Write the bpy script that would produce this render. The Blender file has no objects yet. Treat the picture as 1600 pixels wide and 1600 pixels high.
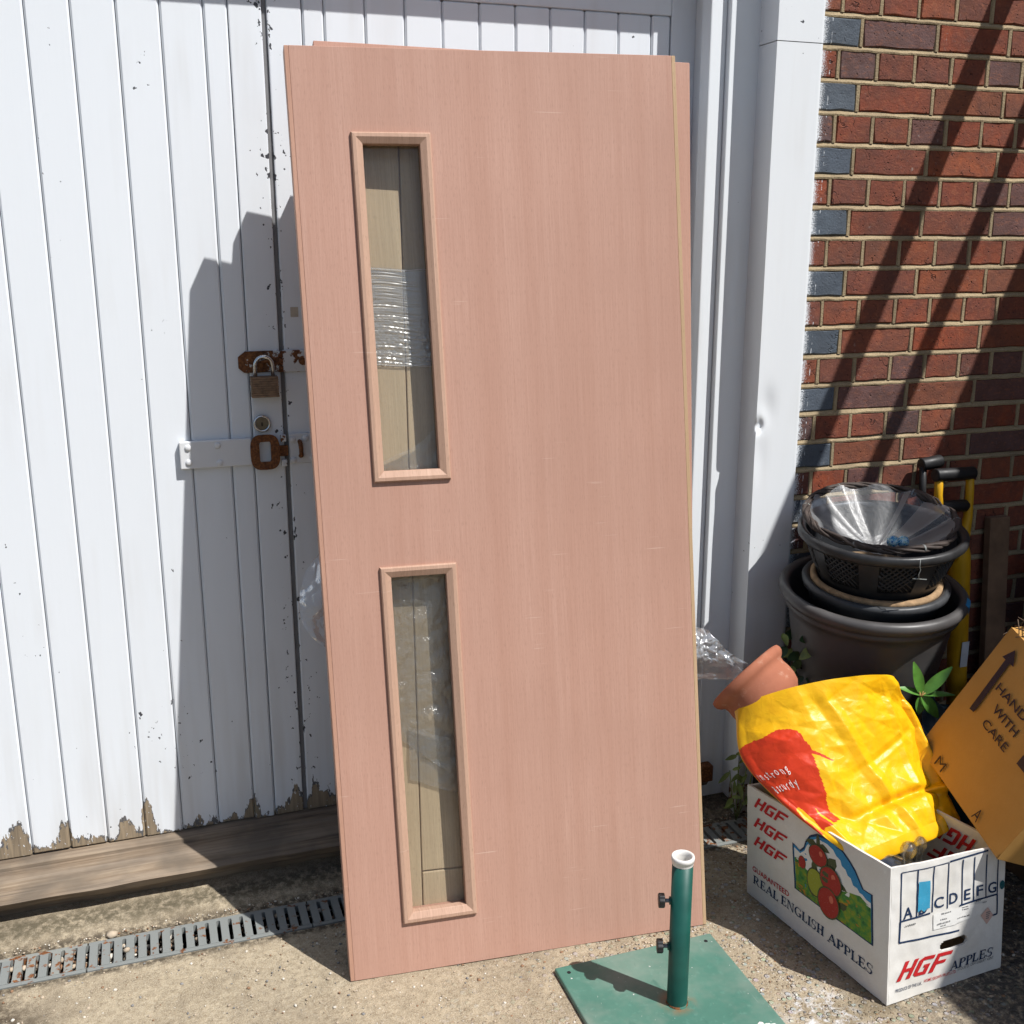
import bpy, bmesh, math, random
from mathutils import Vector, Matrix, noise as mnoise
random.seed(7)
R = math.radians
scn = bpy.context.scene
COL = scn.collection

# ------------------------------------------------------------------ camera
CAM = Vector((-1.7338, -2.4163, 1.57)); YAW, PIT, ROL = .3294, .2456, .001
fw = Vector((math.sin(YAW)*math.cos(PIT), math.cos(YAW)*math.cos(PIT), -math.sin(PIT)))
rt = Vector((math.cos(YAW), -math.sin(YAW), 0)); dn = fw.cross(rt)
rt2 = rt*math.cos(ROL)+dn*math.sin(ROL); dn2 = -rt*math.sin(ROL)+dn*math.cos(ROL)
cam = bpy.data.cameras.new('camera'); camo = bpy.data.objects.new('camera', cam); COL.objects.link(camo)
mw = Matrix((rt2, -dn2, -fw)).transposed().to_4x4(); mw.translation = CAM
camo.matrix_world = mw
cam.sensor_width = 36; cam.lens = 36*1686/1600; cam.clip_start = .02; cam.clip_end = 400
scn.camera = camo
# ------------------------------------------------------------------ sky and sun
SUN = Vector((.347, -.43, .834)).normalized()
w = bpy.data.worlds.new('World'); scn.world = w; w.use_nodes = True
wn = w.node_tree; bg = wn.nodes['Background']
sky = wn.nodes.new('ShaderNodeTexSky'); sky.sky_type = 'NISHITA'; sky.sun_disc = False
sky.sun_elevation = math.asin(SUN.z); sky.sun_rotation = math.atan2(SUN.x, SUN.y)
sky.air_density = 1.0; sky.dust_density = 1.2; sky.ozone_density = 1.0
wn.links.new(sky.outputs[0], bg.inputs[0]); bg.inputs[1].default_value = .066
sl = bpy.data.lights.new('sun', 'SUN'); sl.energy = 4.2; sl.angle = R(.45); sl.color = (1, .98, .95)
so = bpy.data.objects.new('sun', sl); COL.objects.link(so)
so.rotation_euler = SUN.to_track_quat('Z', 'Y').to_euler(); so.location = (3, -4, 7)
vs = scn.view_settings; vs.view_transform = 'Standard'; vs.look = 'None'; vs.gamma = 1; vs.use_curve_mapping = False
vs.exposure = .45
scn.cycles.max_bounces = 5; scn.cycles.diffuse_bounces = 2; scn.cycles.glossy_bounces = 2; scn.cycles.transmission_bounces = 4; scn.cycles.transparent_max_bounces = 10
scn.cycles.use_adaptive_sampling = True; scn.cycles.adaptive_threshold = .025
scn.cycles.caustics_reflective = False; scn.cycles.caustics_refractive = False

# ------------------------------------------------------------------ node helpers
class NB:
    def __init__(s, name):
        s.m = bpy.data.materials.new(name); s.m.use_nodes = True
        s.t = s.m.node_tree; s.b = s.t.nodes['Principled BSDF']; s.o = s.t.nodes['Material Output']
    def n(s, typ, props=None, **inp):
        nd = s.t.nodes.new('ShaderNode'+typ)
        for k, v in (props or {}).items(): setattr(nd, k, v)
        for k, v in inp.items():
            key = int(k[1:]) if k[0] == '_' and k[1:].isdigit() else k.replace('_', ' ')
            s.put(nd.inputs[key], v)
        return nd
    def put(s, sock, v):
        if isinstance(v, bpy.types.NodeSocket): s.t.links.new(v, sock)
        elif isinstance(v, bpy.types.Node): s.t.links.new(v.outputs[0], sock)
        else:
            if isinstance(v, (tuple, list)) and len(v) == 3 and sock.type == 'RGBA': v = (*v, 1)
            sock.default_value = v
    def pos(s, sc=(1, 1, 1)):
        g = s.n('NewGeometry'); return s.n('VectorMath', {'operation': 'MULTIPLY'}, _0=g.outputs['Position'], _1=sc).outputs[0]
    def opos(s, sc=(1, 1, 1)):
        g = s.n('TexCoord'); return s.n('VectorMath', {'operation': 'MULTIPLY'}, _0=g.outputs['Object'], _1=sc).outputs[0]
    def xyz(s, v): return s.n('SeparateXYZ', _0=v).outputs
    def noise(s, v, scale, detail=4, rough=.55, dist=0):
        return s.n('TexNoise', Vector=v, Scale=scale, Detail=detail, Roughness=rough, Distortion=dist).outputs[0]
    def vor(s, v, scale, feat='F1', rnd=1):
        return s.n('TexVoronoi', {'feature': feat}, Vector=v, Scale=scale, Randomness=rnd)
    def math(s, op, a, b=0, c=0, clamp=False):
        return s.n('Math', {'operation': op, 'use_clamp': clamp}, _0=a, _1=b, _2=c).outputs[0]
    def rng(s, v, a, b, c=0, d=1, sm=False):
        return s.n('MapRange', {'interpolation_type': 'SMOOTHSTEP' if sm else 'LINEAR'}, Value=v, From_Min=a, From_Max=b, To_Min=c, To_Max=d).outputs[0]
    def mix(s, f, a, b, mode='MIX'):
        nd = s.n('MixRGB', {'blend_type': mode}, Fac=f, Color1=a, Color2=b); return nd.outputs[0]
    def ramp(s, v, stops, interp='LINEAR'):
        nd = s.n('ValToRGB', Fac=v); cr = nd.color_ramp; cr.interpolation = interp
        while len(cr.elements) < len(stops): cr.elements.new(.5)
        for e, (p, c) in zip(cr.elements, stops):
            e.position = p; e.color = (c, c, c, 1) if isinstance(c, (int, float)) else (*c, 1)
        return nd.outputs[0]
    def bump(s, h, strength=.3, dist=.002, nrm=None):
        nd = s.n('Bump', Strength=strength, Distance=dist, Height=h)
        if nrm is not None: s.put(nd.inputs['Normal'], nrm)
        return nd.outputs[0]
    def done(s, color=None, rough=None, normal=None, metal=None, spec=None, **kw):
        if color is not None: s.put(s.b.inputs['Base Color'], color)
        if rough is not None: s.put(s.b.inputs['Roughness'], rough)
        if normal is not None: s.put(s.b.inputs['Normal'], normal)
        if metal is not None: s.put(s.b.inputs['Metallic'], metal)
        if spec is not None: s.put(s.b.inputs['Specular IOR Level'], spec)
        for k, v in kw.items(): s.put(s.b.inputs[k.replace('_', ' ')], v)
        return s.m

def plain(name, col, rough=.6, var=.12, scale=30, metal=0, spec=.4, bump=.1):
    b = NB(name); p = b.pos()
    n1 = b.noise(p, scale, 3); f = b.rng(n1, .3, .7, 1-var, 1+var)
    c = b.mix(1, col, b.n('CombineColor', Red=f, Green=f, Blue=f).outputs[0], 'MULTIPLY')
    return b.done(c, b.rng(n1, .3, .7, max(rough-.08, .02), min(rough+.08, 1)), b.bump(b.noise(p, scale*4, 2), bump, .001), metal, spec)

# ------------------------------------------------------------------ mesh helpers
class MB:
    def __init__(s): s.v = []; s.f = []; s.mi = []; s.smooth = False
    def add(s, vs, fs, mi=0):
        o = len(s.v); s.v += [Vector(v) for v in vs]
        for f in fs: s.f.append(tuple(i+o for i in f)); s.mi.append(mi)
        return s
    def box(s, a, b, mi=0):
        x0, y0, z0 = a; x1, y1, z1 = b
        return s.add([(x0,y0,z0),(x1,y0,z0),(x1,y1,z0),(x0,y1,z0),(x0,y0,z1),(x1,y0,z1),(x1,y1,z1),(x0,y1,z1)],
                     [(0,3,2,1),(4,5,6,7),(0,1,5,4),(1,2,6,5),(2,3,7,6),(3,0,4,7)], mi)
    def hexa(s, p, mi=0):   # 8 corners: bottom ring ccw (from above), top ring
        return s.add(p, [(0,3,2,1),(4,5,6,7),(0,1,5,4),(1,2,6,5),(2,3,7,6),(3,0,4,7)], mi)
    def prism(s, poly, o, ex, ey, ez, mi=0):   # 2-D polygon ccw in (ex,ey), extruded by vector ez
        o, ex, ey, ez = map(Vector, (o, ex, ey, ez)); n = len(poly)
        vs = [o+ex*x+ey*y for x, y in poly]; vs += [v+ez for v in vs]
        fs = [tuple(range(n))[::-1], tuple(range(n, 2*n))]+[(i, (i+1) % n, n+(i+1) % n, n+i) for i in range(n)]
        return s.add(vs, fs, mi)
    def lathe(s, prof, o=(0,0,0), axis=(0,0,1), seg=32, mi=0, closed=False):
        o = Vector(o); az = Vector(axis).normalized(); ax = az.orthogonal().normalized(); ay = az.cross(ax)
        vs = []; n = len(prof)
        for i in range(seg):
            t = 2*math.pi*i/seg; d = ax*math.cos(t)+ay*math.sin(t)
            vs += [o+d*r+az*z for r, z in prof]
        fs = []
        for i in range(seg):
            j = (i+1) % seg
            for k in range(n if closed else n-1):
                k2 = (k+1) % n
                fs.append((i*n+k, j*n+k, j*n+k2, i*n+k2))
        return s.add(vs, fs, mi)
    def tube(s, pts, r, seg=8, mi=0, cap=True):
        pts = [Vector(p) for p in pts]; n = len(pts); rr = r if isinstance(r, (list, tuple)) else [r]*n
        vs = []; up = None
        for i, p in enumerate(pts):
            d = (pts[min(i+1, n-1)]-pts[max(i-1, 0)]).normalized()
            if up is None: up = d.orthogonal().normalized()
            up = (up-d*up.dot(d)).normalized(); sd = d.cross(up)
            for k in range(seg):
                t = 2*math.pi*k/seg; vs.append(p+(up*math.cos(t)+sd*math.sin(t))*rr[i])
        fs = [(i*seg+k, i*seg+(k+1) % seg, (i+1)*seg+(k+1) % seg, (i+1)*seg+k) for i in range(n-1) for k in range(seg)]
        if cap: fs += [tuple(range(seg))[::-1], tuple(range((n-1)*seg, n*seg))]
        return s.add(vs, fs, mi)
    def grid(s, fn, nu, nv, mi=0, wrap=False):
        vs = [fn(i/nu, j/nv) for j in range(nv+1) for i in range(nu+1)]
        fs = [(j*(nu+1)+i, j*(nu+1)+i+1, (j+1)*(nu+1)+i+1, (j+1)*(nu+1)+i) for j in range(nv) for i in range(nu)]
        return s.add(vs, fs, mi)
    def mesh(s, name, org=(0,0,0), mats=(), smooth=False, fix=True):
        org = Vector(org); me = bpy.data.meshes.new(name)
        me.from_pydata([v-org for v in s.v], [], s.f)
        for m in mats: me.materials.append(m)
        if len(mats) > 1:
            for p, i in zip(me.polygons, s.mi): p.material_index = i
        if fix:
            bm = bmesh.new(); bm.from_mesh(me); bmesh.ops.recalc_face_normals(bm, faces=bm.faces); bm.to_mesh(me); bm.free()
        if smooth:
            for p in me.polygons: p.use_smooth = True
        me.update(); return me

def tag(o, label=None, cat=None, group=None, kind=None):
    for k, v in (('label', label), ('category', cat), ('group', group), ('kind', kind)):
        if v: o[k] = v
    return o
def thing(name, label, cat, loc=(0,0,0), group=None):
    o = bpy.data.objects.new(name, None); COL.objects.link(o); o.location = loc; o.empty_display_size = .05
    return tag(o, label, cat, group)
def wloc(o):
    v = Vector(o.location)
    while o.parent: o = o.parent; v += Vector(o.location)
    return v
def part(name, mb, mats, parent=None, bevel=0, smooth=False, org=None, seg=2, fix=True, ang=35):
    """links mb (world coordinates) as one mesh object"""
    mats = mats if isinstance(mats, (list, tuple)) else [mats]
    if parent is not None: org = wloc(parent)
    elif org is None:
        xs = [v.x for v in mb.v]; ys = [v.y for v in mb.v]; zs = [v.z for v in mb.v]
        org = Vector(((min(xs)+max(xs))/2, (min(ys)+max(ys))/2, min(zs)))
    o = bpy.data.objects.new(name, mb.mesh(name, org, mats, smooth, fix)); COL.objects.link(o)
    if parent is not None: o.parent = parent
    else: o.location = org
    if bevel:
        md = o.modifiers.new('bevel', 'BEVEL'); md.width = bevel; md.segments = seg; md.limit_method = 'ANGLE'; md.angle_limit = R(ang)
    return o
def box(name, a, b, m, parent=None, bevel=.002, **k): return part(name, MB().box(a, b), m, parent, bevel, **k)

def text_geo(txt, size=1, bold=0, shear=0):
    cu = bpy.data.curves.new('t', 'FONT'); cu.body = txt; cu.size = size; cu.offset = bold; cu.shear = shear; cu.resolution_u = 3
    ob = bpy.data.objects.new('t', cu); COL.objects.link(ob); bpy.context.view_layer.update()
    me = bpy.data.meshes.new_from_object(ob.evaluated_get(bpy.context.evaluated_depsgraph_get()))
    vs = [(v.co.x, v.co.y) for v in me.vertices]; fs = [tuple(p.vertices) for p in me.polygons]
    bpy.data.objects.remove(ob); bpy.data.curves.remove(cu); bpy.data.meshes.remove(me)
    return vs, fs
def fit_text(txt, w, h, bold=0, shear=0):
    """text scaled into a w x h rectangle with its lower left at 0,0"""
    vs, fs = text_geo(txt, 1, bold, shear)
    x0 = min(v[0] for v in vs); x1 = max(v[0] for v in vs); y0 = min(v[1] for v in vs); y1 = max(v[1] for v in vs)
    return [((x-x0)/(x1-x0)*w, (y-y0)/(y1-y0)*h) for x, y in vs], fs

# ------------------------------------------------------------------ materials
def white_paint(name, chips=.5, peel=False, tint=(.80, .835, .872), rough=.42, seam=None):
    b = NB(name); p = b.pos(); x, y, z = b.xyz(p)
    big = b.noise(p, 3.2, 2)
    streak = b.noise(b.pos((26, 26, 2.2)), 1, 2, .6)
    dirt = b.math('MULTIPLY', b.rng(big, .45, .75), b.rng(streak, .45, .8))
    low = b.rng(z, .10, .60, .45, 0)
    dirt = b.math('ADD', b.math('MULTIPLY', dirt, .30), b.math('MULTIPLY', low, b.rng(streak, .4, .75)), clamp=True)
    c = b.mix(dirt, tint, (.50, .47, .42))
    # small chips through the paint
    cn = b.noise(b.pos((1, 1, .8)), 55, 3, .6); where = b.noise(p, 5.5, 1)
    lim = b.rng(where, .35, .75, .79, .79-.19*chips)
    if seam is not None:
        near = b.rng(b.math('ABSOLUTE', b.math('SUBTRACT', x, seam)), .004, .055, .115, 0)
        lim = b.math('SUBTRACT', lim, near)
    lim = b.math('SUBTRACT', lim, b.rng(z, .1, .9, .05*chips, 0))
    chip = b.rng(b.math('SUBTRACT', cn, lim), 0, .012)
    c = b.mix(chip, c, (.060, .062, .072))
    brush = b.noise(b.pos((90, 90, 5)), 1, 2)
    h = b.math('SUBTRACT', b.math('MULTIPLY', brush, .22), chip)
    if peel:
        hx = b.ramp(b.rng(x, -2.25, -.35), [(0, .25), (.06, .55), (.075, .95), (.09, .16), (.12, .25), (.132, .85), (.14, .3), (.19, .12), (.20, .75), (.212, .5),
            (.222, .2), (.227, 1), (.236, .95), (.244, .12), (.30, .2), (.355, .15), (.362, .62), (.372, .65), (.38, .12), (.41, .22), (.425, .8), (.44, .35), (.452, .9), (.47, .5), (.5, .3), (1, .3)])
        jag = b.noise(b.pos((1, 1, .30)), 62, 4, .68)
        lim2 = b.math('ADD', b.math('MULTIPLY', hx, .105), b.math('MULTIPLY', b.math('SUBTRACT', jag, .52), .15))
        pm = b.rng(b.math('SUBTRACT', b.math('SUBTRACT', z, .108), lim2), 0, .0025, 1, 0)
        wn_ = b.noise(b.pos((160, 160, 9)), 1, 2)
        wood = b.mix(wn_, (.09, .075, .06), (.46, .36, .24))
        edge = b.rng(b.math('SUBTRACT', b.math('SUBTRACT', z, .108), b.math('SUBTRACT', lim2, b.math('MULTIPLY', b.rng(cn, .42, .6), .016))), 0, .002)
        wood = b.mix(b.math('MULTIPLY', edge, .85), wood, (.085, .095, .11))
        flake = b.rng(b.noise(b.pos((1, 1, .5)), 150, 2, .6), .66, .69); wood = b.mix(flake, wood, tint)
        c = b.mix(pm, c, wood)
    r = b.rng(big, .3, .7, rough-.05, rough+.12)
    nrm = b.bump(h, .5, .0012)
    return b.done(c, r, nrm, spec=.4)

def veneer(name, ca, cb, cc, freq=420, bands=22, rough=.55, cath=0, bump=.12):
    b = NB(name); p = b.pos(); x, y, z = b.xyz(p)
    warp = b.noise(b.pos((6, 6, .7)), 1, 1)
    xs = b.math('ADD', x, b.math('MULTIPLY', warp, .012+cath))
    v = b.n('CombineXYZ', X=b.math('MULTIPLY', xs, freq), Y=0, Z=b.math('MULTIPLY', z, 6)).outputs[0]
    fib = b.noise(v, 1, 2, .7)
    v2 = b.n('CombineXYZ', X=b.math('MULTIPLY', xs, bands), Y=0, Z=b.math('MULTIPLY', z, .35)).outputs[0]
    band = b.noise(v2, 1, 3, .6)
    v3 = b.n('CombineXYZ', X=b.math('MULTIPLY', xs, freq*2.1), Y=0, Z=b.math('MULTIPLY', z, 70)).outputs[0]
    fleck = b.rng(b.noise(v3, 1, 1), .58, .72)
    blot = b.noise(p, 2.4, 2, .6)
    c = b.mix(b.rng(band, .3, .7), ca, cb)
    c = b.mix(b.rng(fib, .3, .75, 0, .60), c, cc)
    c = b.mix(b.math('MULTIPLY', fleck, .35), c, tuple(i*.55 for i in cc))
    c = b.mix(b.rng(blot, .35, .7, 0, .38), c, tuple(i*.80 for i in cb))
    # faint scratches and handling marks
    sc = b.noise(b.pos((9, 9, 260)), 1, 1); sc2 = b.noise(p, 7, 1)
    scr = b.math('MULTIPLY', b.rng(sc, .72, .76), b.rng(sc2, .54, .64))
    c = b.mix(b.math('MULTIPLY', scr, .35), c, (.72, .56, .46))
    return b.done(c, b.rng(fib, .3, .7, rough-.05, rough+.1), b.bump(fib, bump, .0008), spec=.3)

m_sapele = veneer('sapele_veneer', (.55, .337, .262), (.485, .280, .210), (.395, .208, .150))
m_bead = veneer('hardwood_beading', (.57, .375, .275), (.50, .315, .225), (.36, .215, .15), freq=240, rough=.55)
m_lip = veneer('pale_lipping', (.56, .40, .25), (.50, .34, .20), (.40, .25, .13), freq=300)
m_lip2 = veneer('reddish_lipping', (.54, .32, .235), (.48, .27, .19), (.38, .20, .135), freq=300)
m_oak = veneer('oak_veneer', (.56, .445, .30), (.47, .37, .245), (.34, .255, .165), freq=330, bands=34, cath=.03)
m_gate = white_paint('white_gate_paint', chips=.75, peel=True, seam=-1.417)
m_gate2 = white_paint('white_gate_paint_right', chips=.6, peel=True, seam=-1.417)
m_trim = white_paint('white_frame_paint', chips=.25, tint=(.80, .835, .86))
m_post = white_paint('white_cladding_paint', chips=.42, tint=(.80, .83, .855), rough=.34)
m_strap = white_paint('white_hasp_paint', chips=.45, tint=(.74, .75, .76))
m_dark = plain('dark_interior', (.012, .012, .013), .9)
def rusty(name, paint=None, cover=.5):
    b = NB(name); p = b.pos(); n1 = b.noise(p, 45, 5, .6); n2 = b.noise(p, 200, 4)
    rust = b.ramp(n2, [(.25, (.05, .022, .012)), (.5, (.16, .06, .022)), (.75, (.30, .13, .045))])
    c = rust
    if paint: c = b.mix(b.rng(n1, cover-.02, cover+.02), rust, paint)
    return b.done(c, .75, b.bump(n2, .5, .001), spec=.3)
m_rust = rusty('rusty_steel'); m_rustpaint = rusty('rusty_white_steel', (.62, .62, .60), .58)
m_rustpaint2 = rusty('white_steel_rust_edges', (.68, .68, .67), .45)
m_chrome = plain('chrome', (.62, .64, .66), .18, .08, 60, metal=1)
m_brass = plain('worn_laminated_brass', (.25, .165, .105), .6, .35, 110, metal=.25, bump=.35)
m_brassd = plain('dull_brass', (.20, .17, .12), .45, .2, 120, metal=.6)

def mortar_m():
    b = NB('sand_mortar'); p = b.pos(); n1 = b.noise(p, 300, 4, .7); n2 = b.noise(p, 9, 4)
    c = b.mix(b.rng(n1, .3, .7), (.29, .215, .125), (.48, .385, .245)); c = b.mix(b.rng(n2, .40, .68, 0, .65), c, (.20, .155, .10))
    return b.done(c, .95, b.bump(b.noise(p, 170, 4, .7), .8, .003), spec=.15)
m_mortar = mortar_m()
def brick_m(name, cols, spray=True, rough=.8, pit=.5):
    b = NB(name); p = b.pos(); oi = b.n('ObjectInfo').outputs['Random']
    rnd = b.n('TexWhiteNoise', {'noise_dimensions': '1D'}, W=oi).outputs[0]
    base = b.ramp(oi, [(i/(len(cols)-1), c) for i, c in enumerate(cols)])
    n1 = b.noise(p, 26, 3, .65); n2 = b.noise(p, 210, 3, .7); n3 = b.noise(b.pos((1, 1, 2.2)), 60, 2, .6, .8)
    hot = 0 if 'blue' in name else .45
    c = b.mix(b.rng(n1, .38, .72, 0, .65 if hot else .25), base, (.11, .05, .043) if hot else (.05, .06, .08))
    if hot: c = b.mix(b.rng(n3, .52, .72, 0, hot), c, (.40, .15, .075))
    c = b.mix(b.rng(n2, .35, .7, .0, .30), c, (.07, .032, .028) if hot else (.05, .055, .07))
    grime = b.noise(p, 5.5, 3, .6); c = b.mix(b.rng(grime, .42, .68, 0, .5), c, (.085, .05, .042) if hot else (.06, .065, .075))
    # creased drag marks and holes of a stock brick
    cr = b.n('TexWave', {'wave_type': 'BANDS', 'bands_direction': 'DIAGONAL'}, Vector=p, Scale=18, Distortion=14, Detail=2, Detail_Scale=1.6).outputs['Fac']
    crm = b.math('MULTIPLY', b.rng(cr, .06, .0), b.rng(b.noise(p, 17, 3), .56, .66))
    vo = b.vor(p, 95).outputs['Distance']; holes = b.math('MULTIPLY', b.rng(vo, .22, .10), b.rng(b.noise(p, 33, 3), .50, .60))
    dark = b.math('MAXIMUM', crm, holes); c = b.mix(b.math('MULTIPLY', dark, pit+.3, clamp=True), c, (.022, .012, .012))
    # white overspray beside the painted post
    x, y, z = b.xyz(p)
    sp = b.math('ADD', b.rng(x, -.121, -.076, .42, -.16), b.noise(p, 420, 3, .8))
    sp = b.rng(sp, .66, .76)
    drip = b.math('MULTIPLY', b.rng(b.math('ABSOLUTE', b.math('SUBTRACT', x, b.math('ADD', -.0885, b.math('MULTIPLY', b.noise(b.pos((0, 0, 1)), 20, 2), .004)))), .0016, .0006), b.rng(b.noise(p, 60, 3), .52, .60))
    sp = b.math('MAXIMUM', sp, b.math('MULTIPLY', drip, .8))
    c = b.mix(sp, c, (.72, .75, .78))
    lime = b.math('MULTIPLY', b.rng(b.noise(p, 70, 4), .62, .72), b.rng(b.noise(p, 7, 2), .5, .65))
    c = b.mix(b.math('MULTIPLY', lime, .35), c, (.45, .42, .38))
    hgt = b.math('SUBTRACT', b.math('ADD', b.math('MULTIPLY', n1, 1.0), b.math('MULTIPLY', n2, .5)), b.math('MULTIPLY', dark, 1.3))
    return b.done(c, rough, b.bump(hgt, .75, .0035), spec=.25)
m_bred = brick_m('red_stock_brick', [(.30, .078, .040), (.225, .070, .044), (.34, .092, .038), (.19, .068, .048), (.36, .078, .03), (.24, .066, .038), (.29, .10, .05)])
m_bpur = brick_m('purple_grey_brick', [(.155, .092, .088), (.18, .085, .074), (.125, .088, .088)], pit=.3)
m_bblue = brick_m('blue_engineering_brick', [(.115, .14, .175), (.10, .125, .155), (.13, .155, .185)], rough=.55, pit=.1)

def concrete_m():
    b = NB('weathered_concrete'); p = b.pos(); x, y, z = b.xyz(p)
    n1 = b.noise(p, 6, 3, .6); n2 = b.noise(p, 60, 4, .7); n3 = b.noise(p, 420, 2, .7)
    c = b.ramp(n1, [(.3, (.27, .215, .145)), (.5, (.41, .335, .23)), (.7, (.32, .26, .18))])
    c = b.mix(b.rng(n2, .42, .66, 0, .75), c, (.19, .145, .09)); c = b.mix(b.rng(n3, .45, .65, 0, .6), c, (.54, .47, .36)); c = b.mix(b.rng(b.noise(p, 260, 3, .7), .58, .70, 0, .7), c, (.12, .09, .06))
    # exposed aggregate towards the right and the front
    v1 = b.vor(p, 62); v2 = b.vor(p, 130)
    ag = b.math('ADD', b.rng(x, -1.35, -.75), b.rng(y, -.45, -.8, -.2, .35)); ag = b.math('ADD', ag, b.rng(n1, .35, .65, -.35, .25), clamp=True)
    stone = b.mix(.75, c, b.n('HueSaturation', Saturation=.38, Value=.62, Color=b.mix(.4, v1.outputs['Color'], (.6, .42, .25))).outputs[0])
    s1 = b.math('MULTIPLY', b.rng(v1.outputs['Distance'], .42, .30), ag)
    pick = b.rng(b.n('SeparateColor', Color=v1.outputs['Color']).outputs[1], .35, .45)
    s1 = b.math('MULTIPLY', s1, pick)
    c = b.mix(s1, c, stone)
    st2 = b.ramp(b.n('SeparateColor', Color=v2.outputs['Color']).outputs[0], [(0, (.16, .13, .10)), (.35, (.30, .20, .12)), (.6, (.50, .44, .36)), (.85, (.66, .63, .58)), (1, (.42, .22, .10))])
    s2 = b.math('MULTIPLY', b.rng(v2.outputs['Distance'], .40, .28), b.math('MULTIPLY', b.math('ADD', ag, .12), b.rng(b.n('SeparateColor', Color=v2.outputs['Color']).outputs[2], .45, .55), clamp=True))
    c = b.mix(b.math('MULTIPLY', s2, .85), c, st2)
    stn = b.noise(p, 2.1, 4, .65, .4); c = b.mix(b.rng(stn, .50, .66, 0, .55), c, (.15, .12, .085))
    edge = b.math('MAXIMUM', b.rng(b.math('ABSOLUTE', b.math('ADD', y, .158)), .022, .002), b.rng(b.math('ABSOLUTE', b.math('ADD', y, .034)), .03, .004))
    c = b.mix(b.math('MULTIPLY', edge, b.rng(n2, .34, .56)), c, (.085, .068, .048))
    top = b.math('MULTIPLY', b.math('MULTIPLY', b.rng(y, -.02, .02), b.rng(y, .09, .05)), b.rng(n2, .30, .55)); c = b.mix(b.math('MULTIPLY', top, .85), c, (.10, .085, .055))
    # soil and moss stains
    soil = b.math('MULTIPLY', b.rng(b.math('ADD', b.math('MULTIPLY', x, .9), b.math('MULTIPLY', y, .55)), -1.96, -2.05), b.rng(n2, .32, .56))
    c = b.mix(soil, c, (.07, .052, .035))
    moss = b.math('MULTIPLY', b.rng(b.noise(p, 3.3, 4), .47, .62), b.rng(x, -.66, -.5))
    c = b.mix(b.math('MULTIPLY', moss, .75), c, (.115, .085, .045))
    grey = b.math('MULTIPLY', b.rng(x, -.40, -.12), b.rng(n2, .3, .55)); c = b.mix(grey, c, (.085, .078, .068))
    wh = b.math('MULTIPLY', b.rng(b.noise(p, 30, 4, .7), .48, .60), b.math('MULTIPLY', b.math('MULTIPLY', b.rng(x, -.60, -.53), b.rng(x, -.40, -.46)), b.rng(y, -.70, -.76)))
    c = b.mix(b.math('MULTIPLY', wh, .8), c, (.72, .72, .72))
    hgt = b.math('ADD', b.math('ADD', b.math('MULTIPLY', n2, .9), b.math('MULTIPLY', n3, .25)), b.math('ADD', b.math('MULTIPLY', s1, .9), b.math('MULTIPLY', s2, .5)))
    return b.done(c, .93, b.bump(hgt, .9, .006), spec=.2)
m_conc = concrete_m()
def sillwood():
    b = NB('weathered_sill_timber'); p = b.pos()
    g = b.noise(b.pos((4, 90, 90)), 1, 5, .65); g2 = b.noise(b.pos((2.2, 30, 30)), 1, 4)
    c = b.ramp(g, [(.28, (.07, .048, .032)), (.45, (.215, .158, .108)), (.7, (.32, .25, .178))])
    c = b.mix(b.rng(g2, .45, .7, 0, .6), c, (.30, .245, .19))
    crack = b.rng(b.noise(b.pos((1.4, 55, 55)), 1, 4, .7), .70, .75); c = b.mix(crack, c, (.04, .03, .02))
    grm = b.math('MULTIPLY', b.rng(b.noise(p, 7, 3), .42, .62), .6); c = b.mix(grm, c, (.10, .085, .07))
    return b.done(c, .85, b.bump(b.math('SUBTRACT', g, crack), .6, .003), spec=.2)
m_sill = sillwood()
m_galv = rusty('galvanised_grate', (.205, .215, .205), .37)
m_galv.node_tree.nodes['Principled BSDF'].inputs['Roughness'].default_value = .6
m_grust = rusty('rusted_galvanised_grate', (.235, .24, .22), .46)
m_stone = plain('loose_stone', (.42, .34, .25), .85, .35, 40)

def film(name, clear=.9, tint=(1, 1, 1), rough=.12, haze=.06, bs=0, edge=.6):
    b = NB(name); p = b.pos()
    tr = b.n('BsdfTransparent', Color=tint); gl = b.n('BsdfGlossy', Color=(1, 1, 1), Roughness=rough); df = b.n('BsdfDiffuse', Color=(.8, .82, .84))
    if bs:
        nn = b.bump(b.noise(p, bs, 4, .6), .7, .004); b.put(gl.inputs['Normal'], nn); b.put(df.inputs['Normal'], nn)
    fr = b.n('LayerWeight', Blend=.35).outputs['Fresnel']
    m1 = b.n('MixShader', _0=b.rng(fr, 0, 1, 1-clear, edge), _1=tr.outputs[0], _2=gl.outputs[0])
    m2 = b.n('MixShader', _0=haze, _1=m1.outputs[0], _2=df.outputs[0])
    b.t.links.new(m2.outputs[0], b.o.inputs['Surface']); return b.m
m_glass = film('door_glass', .99, (.985, .985, .975), .02, .008, 0, .22)
m_film = film('clear_polythene', .92, (.97, .975, .98), .16, .05, 120, .5)
m_wrap = film('stretch_wrap', .86, (.96, .965, .97), .24, .16, 0)
m_liner = film('milky_liner', .988, (.80, .84, .90), .50, .095, 60, .16)
m_bottle = film('bottle_glass', .80, (.82, .84, .80), .03, .02)
m_green = plain('green_powder_coat', (.008, .075, .058), .40, .28, 9, spec=.45)
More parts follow.
